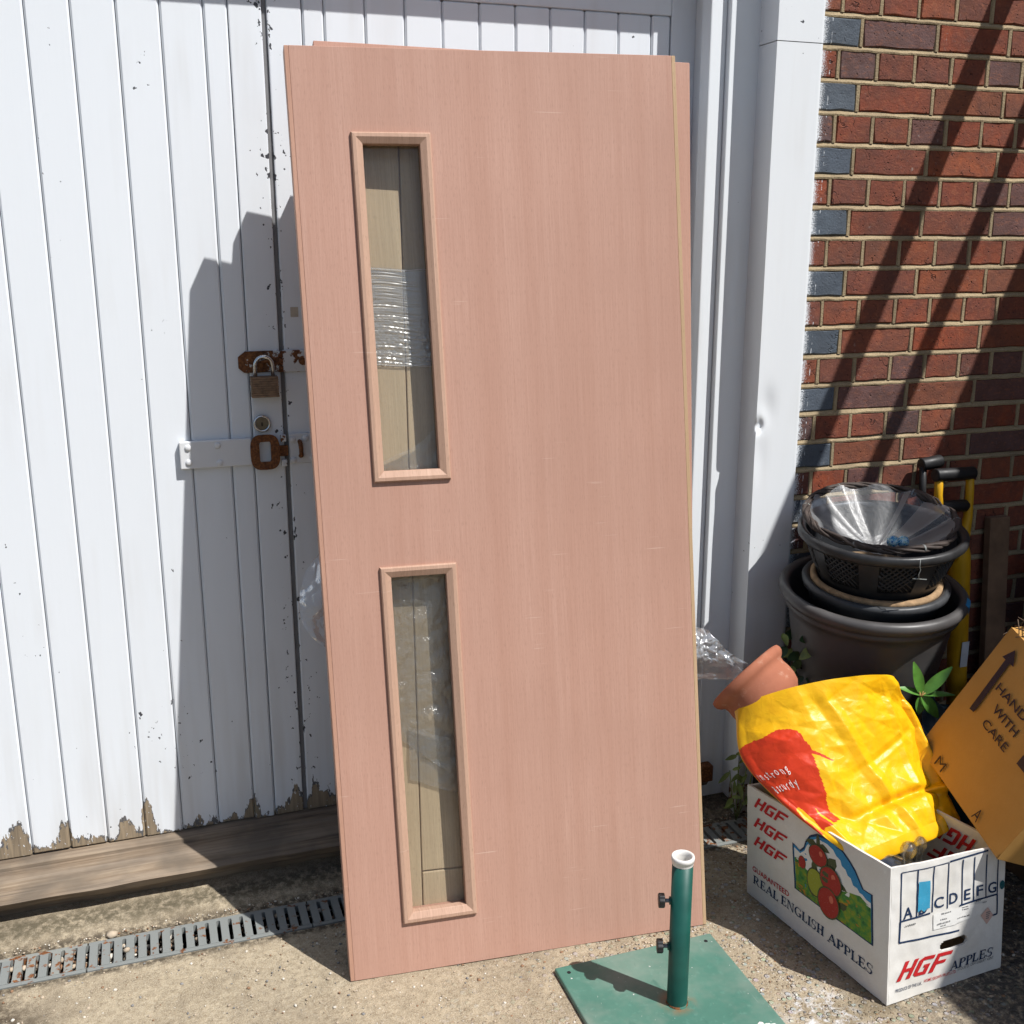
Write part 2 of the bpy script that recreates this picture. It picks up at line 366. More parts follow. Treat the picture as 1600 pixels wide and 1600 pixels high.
def plate_m():
    b = NB('faded_green_plate'); p = b.pos(); n1 = b.noise(p, 9, 5, .6); n2 = b.noise(p, 70, 4); n3 = b.noise(p, 33, 4)
    c = b.mix(b.rng(n1, .3, .7), (.080, .205, .158), (.058, .160, .122)); c = b.mix(b.rng(n2, .58, .75, 0, .35), c, (.15, .32, .26))
    d = b.n('VectorMath', {'operation': 'DISTANCE'}, _0=p, _1=(-.772, -.676, .012)).outputs['Value']
    c = b.mix(b.math('MULTIPLY', b.rng(d, .046, .022), b.rng(n3, .35, .6)), c, (.24, .13, .06))
    spot = b.rng(b.noise(p, 95, 3), .712, .73); c = b.mix(spot, c, (.62, .62, .60))
    dust = b.noise(p, 5, 4, .7); c = b.mix(b.rng(dust, .40, .70, 0, .5), c, (.30, .31, .27)); scrt = b.rng(b.noise(b.pos((160, 9, 1)), 1, 2), .72, .75); c = b.mix(b.math('MULTIPLY', scrt, .4), c, (.30, .36, .32))
    smear = b.rng(b.noise(b.pos((1, .5, 1)), 18, 4), .66, .72); c = b.mix(b.math('MULTIPLY', smear, .5), c, (.03, .12, .09))
    return b.done(c, b.rng(n1, .3, .7, .38, .55), b.bump(n2, .12, .001), spec=.45)
m_plate = plate_m()
m_wplast = plain('white_plastic', (.74, .72, .68), .45, .08)
m_bplast = plain('black_plastic', (.018, .018, .019), .42, .2)
m_planter = plain('grey_brown_planter_plastic', (.082, .077, .075), .42, .14, 12)
m_planter2 = plain('dark_grey_pot_plastic', (.05, .052, .055), .45, .15)
m_basket = plain('black_basket_plastic', (.030, .030, .031), .4, .2)
m_tan = plain('tan_coir_rim', (.34, .22, .12), .9, .3, 60, bump=.6)
m_twig = plain('dark_wicker_twig', (.06, .045, .038), .7, .4, 50, bump=.5)
def terra():
    b = NB('terracotta'); p = b.pos(); n1 = b.noise(p, 14, 5, .6); n2 = b.noise(p, 160, 4)
    c = b.mix(b.rng(n1, .3, .7), (.40, .152, .088), (.32, .118, .070)); c = b.mix(b.rng(b.noise(p, 34, 5, .7), .56, .70, 0, .5), c, (.56, .36, .26))
    return b.done(c, .85, b.bump(n2, .2, .001), spec=.2)
m_terra = terra()
m_yellow = plain('yellow_tool_plastic', (.62, .33, .010), .4, .12, 15)
m_rubber = plain('black_rubber_grip', (.014, .014, .015), .5, .2)
def card(name, col, dk):
    b = NB(name); p = b.pos(); n1 = b.noise(p, 8, 5, .6); n2 = b.noise(p, 260, 3)
    c = b.mix(b.rng(n1, .4, .75, 0, .55), col, dk); c = b.mix(b.rng(n2, .4, .7, 0, .18), c, dk)
    scuff = b.rng(b.noise(p, 45, 5, .7), .66, .72); c = b.mix(b.math('MULTIPLY', scuff, .35), c, tuple(min(1, i*1.25) for i in col))
    return b.done(c, .7, b.bump(b.math('ADD', n1, b.math('MULTIPLY', n2, .1)), .25, .003), spec=.25)
m_wcard = card('white_printed_card', (.76, .745, .71), (.60, .555, .48)); m_bcard = card('raw_brown_card', (.36, .24, .13), (.28, .18, .09))
m_tcard = card('amber_card', (.53, .29, .085), (.42, .215, .055))
def ink(name, col, wear=.25):
    b = NB(name); p = b.pos(); n1 = b.noise(p, 240, 4, .7)
    c = b.mix(b.rng(n1, .60, .74, 0, wear), col, (.66, .64, .60)); return b.done(c, .6, spec=.3)
m_ired = ink('red_ink', (.52, .018, .022)); m_inavy = ink('navy_ink', (.012, .032, .085)); m_iblack = ink('purple_black_ink', (.040, .022, .035), .1)
m_isky = ink('sky_blue_ink', (.03, .23, .46)); m_iwhite = ink('white_ink', (.76, .75, .72)); m_ileaf = ink('olive_leaf_ink', (.07, .085, .035))
m_iyg = ink('yellow_green_ink', (.30, .33, .035)); m_iapple = ink('apple_red_ink', (.36, .030, .022)); m_iapple2 = ink('apple_light_ink', (.62, .16, .10)); m_iteal = ink('dark_teal_sticker', (.01, .085, .10)); m_iblue = ink('light_blue_sticker', (.05, .33, .52), .4)
m_igrey = ink('grey_small_print', (.20, .20, .20)); m_ipink = ink('pink_sticker', (.62, .42, .36))
def field_m():
    b = NB('printed_field'); p = b.pos(); n1 = b.noise(p, 60, 4, .6); n2 = b.noise(b.pos((1, 1, 2.4)), 34, 3)
    c = b.ramp(n1, [(.30, (.03, .12, .035)), (.45, (.06, .22, .045)), (.58, (.17, .28, .03)), (.72, (.33, .30, .03))])
    c = b.mix(b.rng(n2, .60, .68), c, (.52, .19, .02)); return b.done(c, .6, spec=.3)
m_field = field_m()
def bag_m():
    b = NB('yellow_bag_plastic'); p = b.pos(); at = b.n('Attribute', {'attribute_name': 'print'}).outputs['Fac']
    n1 = b.noise(p, 22, 5, .65, .6); n2 = b.noise(p, 90, 4, .6)
    ye = b.mix(b.rng(n1, .3, .7), (.83, .47, .006), (.78, .40, .004)); re = b.mix(b.rng(n1, .3, .7), (.62, .045, .008), (.55, .035, .008))
    c = b.mix(b.rng(at, .45, .55), ye, re)
    cr = b.n('TexVoronoi', {'feature': 'DISTANCE_TO_EDGE'}, Vector=b.n('VectorMath', {'operation': 'ADD'}, _0=p, _1=b.n('VectorMath', {'operation': 'SCALE'}, _0=b.n('TexNoise', Vector=p, Scale=14, Detail=2).outputs['Color'], Scale=.05).outputs[0]).outputs[0], Scale=26).outputs[0]
    h = b.math('ADD', b.math('MULTIPLY', n1, .5), b.math('ADD', b.math('MULTIPLY', n2, .18), b.rng(cr, 0, .035, .07, 0)))
    return b.done(c, .40, b.bump(h, .40, .005), spec=.40)
m_bag = bag_m()
m_leaf = plain('glossy_leaf', (.085, .225, .035), .38, .25, 40, spec=.5); m_leafp = plain('pale_weed_leaf', (.21, .27, .075), .5, .3, 40); m_leafd = plain('dark_ivy_leaf', (.035, .075, .025), .45, .3, 40)
m_stem = plain('brown_stem', (.12, .085, .05), .7)
m_steelp = plain('grey_tube', (.20, .22, .24), .45, .1); m_redp = plain('red_metal', (.42, .02, .02), .4); m_plank = plain('brown_plank', (.20, .12, .07), .8, .3, 14, bump=.4)
m_roof = plain('roof_sheet', (.32, .32, .31), .7); m_timber = plain('rafter_timber', (.33, .23, .14), .8, .3, 14)
m_tape = plain('old_tape', (.48, .42, .34), .7)
m_silver = plain('pale_label', (.70, .72, .74), .5)
def marble():
    b = NB('blue_marbled_ball'); p = b.pos(); n1 = b.noise(p, 90, 3, .6, 2.5)
    return b.done(b.ramp(n1, [(.36, (.02, .10, .34)), (.48, (.05, .34, .50)), (.55, (.72, .76, .78)), (.66, (.10, .30, .16))]), .3)
m_marble = marble()

# ================================================================== SETTING
g = MB()
def gfn(x0, x1, y0, y1, nx, ny):
    def f(u, v):
        x = x0+(x1-x0)*u; y = y0+(y1-y0)*v
        e = min(1, max(0, (abs(y+.1)-.06)/.1))
        z = (mnoise.noise((x*7, y*7, .3))*.0025+mnoise.noise((x*30, y*30, 2.3))*.0012)*e if abs(x) < 4 and y > -2.5 else 0
        return (x, y, z-.0005)
    return f
g.grid(gfn(-2.6, .9, -1.6, -.152, 260, 110), 260, 110)
g.grid(gfn(-2.6, .9, -.042, .5, 200, 30), 200, 30)
for x0, x1, y0, y1 in ((-30, -2.6, -30, .5), (.9, 30, -30, .5), (-2.6, .9, -30, -1.6), (-30, 30, .5, 30)): g.add([(x0,y0,-.0005),(x1,y0,-.0005),(x1,y1,-.0005),(x0,y1,-.0005)], [(0,1,2,3)])
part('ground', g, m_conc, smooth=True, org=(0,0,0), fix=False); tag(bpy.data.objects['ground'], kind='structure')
ch = MB()   # the drainage channel under the grates
ch.add([(-2.6,-.152,-.001),(.9,-.152,-.001),(.9,-.152,-.12),(-2.6,-.152,-.12)], [(0,1,2,3)]); ch.add([(-2.6,-.042,-.001),(.9,-.042,-.001),(.9,-.042,-.12),(-2.6,-.042,-.12)], [(3,2,1,0)])
ch.add([(-2.6,-.152,-.12),(.9,-.152,-.12),(.9,-.042,-.12),(-2.6,-.042,-.12)], [(0,1,2,3)])
tag(part('drain_channel', ch, plain('channel_silt', (.05, .042, .035), .95), fix=False), kind='structure')
# sloping mortar fillet between the drain and the timber sill
k = MB()
def kfn(u, v):
    x = -2.6+2.36*u; pr = [(-.040, -.002), (-.028, .003), (-.012, .007), (.004, .011), (.025, .016), (.06, .021), (.14, .024)]
    t = v*(len(pr)-1); i = min(int(t), len(pr)-2); a, b = pr[i], pr[i+1]; f = t-i
    y = a[0]+(b[0]-a[0])*f; z = a[1]+(b[1]-a[1])*f; e = math.sin(math.pi*min(1, max(0, v*1.15)))
    n = mnoise.noise((x*9, y*25, 1.7)); n2 = mnoise.noise((x*38, y*60, 5.1))
    return (x, y+n*.006*e, z+(n*.008+n2*.004)*e)
k.grid(kfn, 420, 30); tag(part('kerb_fillet', k, m_conc, smooth=True, fix=False), kind='structure')

# loose grit and stones, too many to count
gr = MB()
def pebble(mb, c, r, mi=0):
    ico = [(0,0,-1),(.72,-.53,-.45),(-.28,-.85,-.45),(-.89,0,-.45),(-.28,.85,-.45),(.72,.53,-.45),(.28,-.85,.45),(-.72,-.53,.45),(-.72,.53,.45),(.28,.85,.45),(.89,0,.45),(0,0,1)]
    fs = [(0,1,2),(1,0,5),(0,2,3),(0,3,4),(0,4,5),(1,5,10),(2,1,6),(3,2,7),(4,3,8),(5,4,9),(1,10,6),(2,6,7),(3,7,8),(4,8,9),(5,9,10),(6,10,11),(7,6,11),(8,7,11),(9,8,11),(10,9,11)]
    sx, sy, sz = (r*random.uniform(.7, 1.3) for _ in range(3)); a = random.uniform(0, 6.28); ca, sa = math.cos(a), math.sin(a)
    mb.add([(c[0]+(x*sx*ca-y*sy*sa), c[1]+(x*sx*sa+y*sy*ca), c[2]+z*sz*.6) for x, y, z in [tuple(q*random.uniform(.85, 1.12) for q in p) for p in ico]], fs, mi)
for i in range(5200):
    x = random.uniform(-2.2, .35); y = -.16-abs(random.gauss(0, .36))
    if y < -1.1: continue
    d = min(1, max(.35, (x+1.45)/.7))
    if random.random() > d: continue
    pebble(gr, (x, y, .0005), random.choice((.0014, .0018, .0022, .003, .0042)), random.choice((0, 0, 1, 2, 3)))
for i in range(420):
    x = random.uniform(-2.2, -.25); pebble(gr, (x, random.uniform(-.04, -.012), .004), random.choice((.0015, .002, .003)), random.choice((0, 1, 2)))
for i in range(620):
    x = random.choice((random.uniform(-2.2, -1.75), random.uniform(-2.2, -1.3))); pebble(gr, (x, random.uniform(-.145, -.05), random.uniform(-.03, -.006)), random.choice((.003, .005, .008)), random.choice((0, 1, 2, 3)))
tag(part('gravel', gr, [m_stone, plain('pale_grit', (.60, .55, .47), .85, .2), plain('brown_grit', (.26, .15, .085), .85, .3), plain('grey_grit', (.22, .21, .20), .85, .3)], smooth=True, org=(0,0,0)), 'loose grit and pebbles on the concrete', None, None, 'stuff')
for (x, y, r, lab) in ((-1.905, -.034, .012, 'pale round stone lying behind the joint of the drain grates'), (-1.872, -.105, .010, 'small brown stone lodged in the drain slot nearest the joint')):
    s = MB(); pebble(s, (x, y, r*.55), r); tag(part('stone', s, m_stone, smooth=True), lab, 'stone')

# ------------------------------------------------------------------ drain grates
PITCH = .5/19
def bar_mesh():
    hw = PITCH/2; sh = .0043; L = .042; pts = []
    for k in range(5):
        a = math.pi/2*k/4; pts.append((hw-sh*math.cos(a), L-sh+sh*math.sin(a)))
    right = [(x, -y) for x, y in pts[::-1]]+pts
    poly = right+[(-x, y) for x, y in right[::-1]]
    return MB().prism(poly, (0,0,-.016), (1,0,0), (0,1,0), (0,0,.016))
bars = {}
for nm, mm in (('bar', m_galv), ('bar_rust', m_grust)): bars[nm] = bar_mesh().mesh('bar', (0,0,0), [mm])
GL = ['rust stained steel drain grate at the far left of the channel', 'clean grey steel drain grate half in the shadow of the leaning doors', 'steel drain grate behind the left foot of the leaning doors', 'steel drain grate behind the leaning doors', 'dirty steel drain grate between the doors and the apple box']
for i in range(5):
    x0 = -2.457+.5*i; t = thing('drain_grate', GL[i], 'drain grate', (x0+.25, -.097, 0), 'drain grates along the gate')
    mm = m_grust if i in (0, 4) else m_galv
    for y in (-.0475, .0475):
        o = box('rail', (x0+.0015, -.097+y-.0055, -.016), (x0+.4985, -.097+y+.0055, .002), mm if y > 0 else m_galv, t, .001)
    for k in range(19):
        o = bpy.data.objects.new('bar', bars['bar_rust' if i in (0, 4) and k % 3 else 'bar']); COL.objects.link(o); o.parent = t
        o.location = (-.25+PITCH*(k+.5), 0, .0022); o.scale = (.995, 1, 1)

# ------------------------------------------------------------------ timber sill
s = MB(); pr = [(.225, .015), (.225, .1095), (.196, .109), (.168, .1055), (.1665, .0975), (.164, .0955), (.053, .088), (.045, .083), (.057, .062), (.090, .044), (.100, .015)]
n = 90
for i in range(n+1):
    x = -2.6+(2.6-.30)*i/n
    for j, (y, z) in enumerate(pr):
        e = 1 if j in (6, 7, 8, 9) else 0
        s.v.append(Vector((x, y+e*mnoise.noise((x*6, j*.4, 0))*.006, z+(e*.0025)*mnoise.noise((x*9, 4+j*.3, 0)))))
m_ = len(pr)
for i in range(n):
    for j in range(m_): s.f.append((i*m_+j, (i+1)*m_+j, (i+1)*m_+(j+1) % m_, i*m_+(j+1) % m_)); s.mi.append(0)
s.f += [tuple(range(m_)), tuple(range(n*m_, n*m_+m_))]; s.mi += [0, 0]
tag(part('timber_sill', s, m_sill), 'weathered brown timber sill under the white gates', 'sill')

# ------------------------------------------------------------------ white plank gates
YG = .200
def leaf(name, label, x0, x1, grooves, stile_l, stile_r, mat, top, toprail=None):
    t = thing(name, label, 'gate', ((x0+x1)/2, YG+.02, .112))
    xs = grooves
    box('backing', (x0+.004, YG+.0185, .125), (x1-.004, YG+.03, top), m_trim, t, 0)
    btop = toprail or top
    if stile_l: box('stile', (x0, YG-.001, .112), (stile_l, YG+.018, top), mat, t, .003)
    if stile_r: box('stile', (stile_r, YG-.001, .112), (x1, YG+.018, top), mat, t, .003)
    for a, b in zip(xs[:-1], xs[1:]):
        d = random.uniform(-.0012, .0012); zb = .112+random.uniform(-.004, .003)
        box('board', (a+.0009, YG+d, zb), (b-.0009, YG+.0175, btop), mat, t, .0042, seg=1)
    if toprail: box('top_rail', ((stile_l or x0)+.0005, YG-.002, toprail+.0005), ((stile_r or x1)-.0005, YG+.018, top), mat, t, .003)
    return t
GA = [-2.5236, -2.4351, -2.3465, -2.258, -2.1695, -2.082, -1.9945, -1.908, -1.8185, -1.7279, -1.6384, -1.5478, -1.4954]
gateL = leaf('plank_gate', 'white tongue and groove gate leaf with padlocks, left of the leaning doors', -2.5643, -1.4225, GA, None, -1.4944, m_gate, 2.45)
GB = [-1.3341, -1.2853, -1.1917, -1.0991, -1.0095, -.919, -.8294, -.7409, -.6514, -.5618, -.4723, -.4204]
gateR = leaf('plank_gate', 'white tongue and groove gate leaf behind the leaning doors', -1.4115, -.350, GB, -1.3357, -.4189, m_gate2, 2.45, 2.1123)
tag(box('gap_shade_strip', (-1.4215, YG+.006, .115), (-1.4125, YG+.017, 2.45), plain('gap_shade_grey', (.20, .20, .205), .7), None, 0), 'grey strip standing in for the shade in the gap between the two gate leaves', 'strip')  # shade of the open gap, put in as a grey strip

# right door frame: stepped jamb
jm = thing('door_frame', 'white stepped door frame between the gate and the clad post', 'door frame', (-.31, .12, .0))
box('jamb_face', (-.3245, .070, 0), (-.2300, .20, 2.40), m_trim, jm, .002)
box('jamb_bead', (-.3690, .0885, 0), (-.3250, .135, 2.45), m_trim, jm, .003)
box('jamb_stop', (-.3510, .1355, 0), (-.3250, .27, 2.45), m_trim, jm, .003)
tag(box('lintel', (-2.70, .076, 2.306), (-.245, .30, 2.60), m_trim, None, .006), 'white lintel board above the gates', 'lintel')
# clad post with its dent
ps = thing('clad_post', 'white metal clad post with a dented edge beside the brick wall', 'post', (-.18, .1, 0))
def postfn(z0, z1):
    def f(u, v):   # unfold: left return -> front -> right edge return
        z = z0+(z1-z0)*v; w = u*.36
        if w < .12: p = Vector((-.245, .108-w, z))
        elif w < .248: p = Vector((-.245+(w-.12), -.012, z))
        else: p = Vector((-.117, -.012+(w-.248), z))
        d = math.exp(-((z-1.108)/.017)**2-((w-.126)/.012)**2); p += Vector((.011, .013, -.004))*d
        d2 = math.exp(-((z-1.155)/.045)**2-((w-.150)/.022)**2); p += Vector((.001, .006, 0))*d2
        d3 = math.exp(-((z-1.03)/.06)**2-((w-.135)/.02)**2); p += Vector((.001, .003, 0))*d3
        p.y += mnoise.noise((w*9, z*2.5, 3))*.0012
        return p
    return f
part('cladding', MB().grid(postfn(.03, 2.0315), 72, 400), m_post, ps, smooth=True, fix=False)
part('upper_cladding', MB().grid(postfn(2.0335, 2.6), 72, 60), m_post, ps, smooth=True, fix=False)
for o in ps.children:
    md = o.modifiers.new('edges', 'EDGE_SPLIT'); md.split_angle = R(50)
box('core', (-.236, .0, 0), (-.124, .23, 2.6), m_trim, ps, 0)
box('foot', (-.252, -.02, 0), (-.115, .02, .085), rusty('rusted_post_foot', (.50, .47, .40), .47), ps, .004)
tag(box('steel_bracket', (-.335, .038, .082), (-.292, .070, .130), m_rust, None, .003), 'dark rusty bracket at the foot of the white door frame', 'bracket')

# ------------------------------------------------------------------ brick wall
bw = thing('brick_wall', 'red brick wall with blue corner headers, right of the white post', 'brick wall', (.4, .06, 0))
BED1 = 2.103; CO = .075
mo = MB(); mo.box((-.118, .0065, 0), (3.2, .22, 3.1))
brm = {}
def brick_mesh(L, v):
    mb = MB(); H = .0635; hw, hh = L/2, H/2; j = lambda a=.0021: random.uniform(-a, a)
    nx = 4 if L > .15 else 3
    per = [(-hw+2*hw*i/nx, -hh) for i in range(nx)]+[(hw, -hh), (hw, 0)]+[(hw-2*hw*i/nx, hh) for i in range(nx)]+[(-hw, hh), (-hw, 0)]
    per = [(x+j(), z+j()) for x, z in per]; n = len(per); tl = random.uniform(-.0012, .0012)
    vs = [(x, .035, z) for x, z in per]+[(x, .0042, z) for x, z in per]+[(x*(1-.0034/hw)+j(.0007), tl*z/hh+j(.0005), z*(1-.0034/hh)+j(.0007)) for x, z in per]
    fs = [(a*n+i, a*n+(i+1) % n, (a+1)*n+(i+1) % n, (a+1)*n+i) for a in range(2) for i in range(n)]+[tuple(range(2*n, 3*n))]
    return mb.add(vs, fs)
def get(L, mat):
    kk = (round(L, 3), mat.name, random.randrange(4))
    if kk not in brm: brm[kk] = brick_mesh(L, 0).mesh('brick', (0,0,0), [mat])
    return brm[kk]
far = MB(); nb = 0
XLIM = .96
for kcourse in range(-11, 29):
    zt = BED1-CO*kcourse; zc = zt-CO/2+.0; ztop = zt
    # weather-struck bed joint: sloping strip, bottom edge flush
    x = -.118; st = []
    NS = 110
    for i in range(NS+1):
        xx = -.118+1.35*i/NS; a = mnoise.noise((xx*35, kcourse*3.1, 0))*.0020; b = mnoise.noise((xx*28, kcourse*3.1, 9))*.0024+mnoise.noise((xx*110, kcourse*1.7, 3))*.0010
        st += [(xx, .0045, zt+.0058), (xx, -.0012+a*.6, zt-.0028+b), (xx, -.0004+a*.6, zt-.0068+b*.8), (xx, .006, zt-.0095)]
    mo.add(st, [(i*4+q, (i+1)*4+q, (i+1)*4+q+1, i*4+q+1) for i in range(NS) for q in range(3)])
    if kcourse % 2 == 0: js = [(-.1185, -.005)]+[(.005+.225*i-.000, .22+.225*i) for i in range(14)]   # stretcher course with a blue header at the corner
    else: js = [(-.1185, -.067)]+[(-.057+.1125*i, .0455+.1125*i) for i in range(28)]
    for bi, (a, b) in enumerate(js):
        a += random.uniform(-.0015, .0015); b += random.uniform(-.0015, .0015)
        xx = b+.005
        if b < 1.25 and ztop < 2.3:
            mo.add([(xx-.0058, .004, ztop-.006), (xx-.0035+random.uniform(-.001, .001), .0002, ztop-.006), (xx+.004+random.uniform(-.001, .001), -.0006, ztop-.006), (xx+.0058, .004, ztop-.006),
                    (xx-.0058, .004, ztop-CO+.005), (xx-.0035+random.uniform(-.001, .001), .0002, ztop-CO+.005), (xx+.004+random.uniform(-.001, .001), -.0006, ztop-CO+.005), (xx+.0058, .004, ztop-CO+.005)],
                   [(0,1,5,4),(1,2,6,5),(2,3,7,6)])
        q = random.random()
        mat = m_bblue if (kcourse % 2 == 0 and bi == 0) else (m_bpur if q < (.24 if kcourse % 2 else .16) else m_bred)
        if b > XLIM or ztop > 2.25:
            if a > 3.1: continue
            src = brick_mesh(b-a, 0); off = Vector(((a+b)/2, random.uniform(-.001, .001), zc))
            far.add([v+off for v in src.v], src.f, 0 if mat is m_bred else 1 if mat is m_bpur else 2); continue
        o = bpy.data.objects.new('brick', get(b-a, mat)); COL.objects.link(o); o.parent = bw; nb += 1
        o.location = Vector(((a+b)/2, random.uniform(-.0008, .0012), zc))-Vector(bw.location); o.rotation_euler = (random.uniform(-.012, .012), random.uniform(-.006, .006), random.uniform(-.006, .006))
part('mortar', mo, m_mortar, bw, fix=False)
tag(part('far_bricks', far, [m_bred, m_bpur, m_bblue], bw), kind='stuff')
print('bricks', nb)

# ------------------------------------------------------------------ lean-to roof to the right, out of the picture, that shades the corner
lr = thing('lean_to_roof', 'open rafters and roof sheets of a lean-to over the right hand corner', 'lean-to', (1.7, -1.4, 2.7))
box('rafter', (.628, -1.25, 2.70), (.674, -.001, 2.77), m_timber, lr, .003)
box('rafter', (.864, -1.25, 2.70), (.891, -.001, 2.77), m_timber, lr, .003)
box('beam', (.6, -1.32, 2.62), (3.1, -1.252, 2.77), m_timber, lr, .003)
box('roof_sheet', (1.083, -1.24, 2.772), (3.1, -.001, 2.79), m_roof, lr, .002)
box('roof_sheet', (.955, -2.72, 2.795), (3.1, -1.22, 2.815), m_roof, lr, .002)
box('beam', (.86, -2.79, 2.62), (3.1, -2.703, 2.77), m_timber, lr, .003)
for x in (.90, 3.0): box('post', (x, -2.78, 0), (x+.08, -2.70, 2.62), m_timber, lr, .003)

sw = thing('sky_block_wall', 'unseen dark boarded wall added under the lean-to on the right to hold back sky light', 'wall', (1.36, -1.3, 0))  # unseen wall, added to cut the sky light on the brick corner
for i in range(18): box('board', (1.34+.004*(i % 2), -2.69+.15*i, 0.001), (1.37, -2.69+.15*i+.147, 2.61), m_plank, sw, .003)
# ================================================================== GATE HARDWARE
def disc(mb, c, r, h, seg=16, ax=(0,-1,0)): return mb.lathe([(0, h), (r*.8, h), (r, h*.5), (r, 0)], c, ax, seg)
hp = thing('hasp', 'rusty hasp plate bolted across the gap of the gates', 'hasp', (-1.45, YG, 1.30))
part('plate', MB().prism([(-1.5245, 1.288), (-1.512, 1.277), (-1.43, 1.277), (-1.43, 1.327), (-1.508, 1.327), (-1.5245, 1.314)], (0, YG-.0015, 0), (1,0,0), (0,0,1), (0,-.006,0)), m_rustpaint, hp, .0012)
box('strap', (-1.4225, YG-.0085, 1.275), (-1.352, YG-.0015, 1.327), m_rustpaint2, hp, .003)
for z in (1.284, 1.301, 1.318): part('knuckle', MB().tube([(-1.4265, YG-.006, z-.0075), (-1.4265, YG-.006, z+.0075)], .006, 12), m_rustpaint, hp, smooth=True)
part('staple', MB().tube([(-1.468, YG-.006, 1.301), (-1.468, YG-.024, 1.304), (-1.459, YG-.028, 1.306), (-1.449, YG-.024, 1.304), (-1.449, YG-.006, 1.301)], .0042, 8), m_rust, hp, smooth=True)
part('bolt', disc(MB(), (-1.374, YG-.0085, 1.302), .011, .004), m_rustpaint, hp, smooth=True)
pl = thing('padlock', 'brass laminated padlock with chrome shackle on the rusty hasp', 'padlock', (-1.468, YG-.02, 1.22))
for i in range(9): box('plate', (-1.5005+random.uniform(-.0006, .0006), YG-.040, 1.2215+i*.0054), (-1.4375+random.uniform(-.0006, .0006), YG-.012, 1.2265+i*.0054), m_brass, pl, .001)
sk = [(-1.489, YG-.026, 1.265), (-1.489, YG-.026, 1.294)]+[(-1.4685+.0205*math.cos(a), YG-.026, 1.294+.0215*math.sin(a)) for a in [math.pi-k*math.pi/10 for k in range(1, 10)]]+[(-1.448, YG-.026, 1.294), (-1.448, YG-.026, 1.265)]
part('shackle', MB().tube(sk, .0047, 10), m_chrome, pl, smooth=True)
cl = thing('lock_cylinder', 'round chrome rimmed lock cylinder in the gate stile', 'lock', (-1.478, YG, 1.15))
part('rim', MB().lathe([(.0150, 0), (.0205, 0), (.0210, .007), (.0190, .0105), (.0155, .009), (.0145, .003)], (-1.478, YG-.001, 1.155), (0,-1,0), 28, closed=True), m_chrome, cl, smooth=True)
part('plug', MB().lathe([(0, .005), (.0148, .005), (.0148, 0)], (-1.478, YG-.001, 1.155), (0,-1,0), 24), m_brassd, cl, smooth=False)
box('keyway', (-1.4795, YG-.0072, 1.149), (-1.4765, YG-.005, 1.158), m_dark, cl, 0)
sb = thing('strap_bolt', 'white painted raised strap with a rusty oval locking plate on the gate', 'strap bolt', (-1.56, YG, 1.09))
box('strap', (-1.6715, YG-.016, 1.057), (-1.506, YG-.002, 1.1225), m_strap, sb, .0025)
for x, z in ((-1.652, 1.108), (-1.652, 1.073), (-1.585, 1.110), (-1.582, 1.068)): part('bolt_head', disc(MB(), (x, YG-.016, z), .0075, .0032), m_strap, sb, smooth=True)
gp = []
for i in range(28):
    a = 2*math.pi*i/28; ca, sa = math.cos(a), math.sin(a)
    gp.append((-1.4755+.0345*abs(ca)**.6*(1 if ca > 0 else -1), 1.0875+.0425*abs(sa)**.6*(1 if sa > 0 else -1)))
gh = []
for i in range(28):
    a = 2*math.pi*i/28; ca, sa = math.cos(a), math.sin(a); m = max(abs(ca), abs(sa)); gh.append((-1.4755+.0135*ca/m, 1.0885+.0245*sa/m))
gm = MB(); nn = 28
for y in (YG-.024, YG-.016): gm.v += [Vector((x, y, z)) for x, z in gp]+[Vector((x, y, z)) for x, z in gh]
for i in range(nn):
    j = (i+1) % nn
    gm.f += [(i, j, nn+j, nn+i), (2*nn+i, 3*nn+i, 3*nn+j, 2*nn+j), (i, 2*nn+i, 2*nn+j, j), (nn+i, nn+j, 3*nn+j, 3*nn+i)]; gm.mi += [0]*4
part('locking_plate', gm, m_rust, sb, .001)
for z in (1.118, 1.058): box('lug', (-1.4375, YG-.020, z-.008), (-1.4245, YG-.004, z+.008), m_rustpaint2, sb, .002)
box('link', (-1.443, YG-.014, 1.074), (-1.420, YG-.005, 1.100), m_rust, sb, .002)
kp = thing('keeper_plate', 'white keeper plate with a rusty staple beside the leaning door edge', 'keeper', (-1.39, YG, 1.09))
box('plate', (-1.4165, YG-.008, 1.053), (-1.345, YG-.0015, 1.1265), m_strap, kp, .002)
for x, z in ((-1.4085, 1.112), (-1.377, 1.114), (-1.4085, 1.062), (-1.36, 1.066)): part('bolt_head', disc(MB(), (x, YG-.008, z), .008, .0035), m_strap, kp, smooth=True)
part('staple', MB().tube([(-1.3915, YG-.006, 1.107), (-1.3915, YG-.022, 1.104), (-1.391, YG-.026, 1.09), (-1.3905, YG-.022, 1.074), (-1.3905, YG-.006, 1.071)], .0055, 8), m_rust, kp, smooth=True)
tag(part('tape_scrap', MB().box((-1.397, YG-.0018, 1.404), (-1.379, YG-.0011, 1.427)), m_tape), 'small beige scrap of tape on the gate above the hasp', 'tape')

for o in (hp, pl, cl, sb, kp, bpy.data.objects['tape_scrap']): o.location += Vector((.005, 0, -.0065))

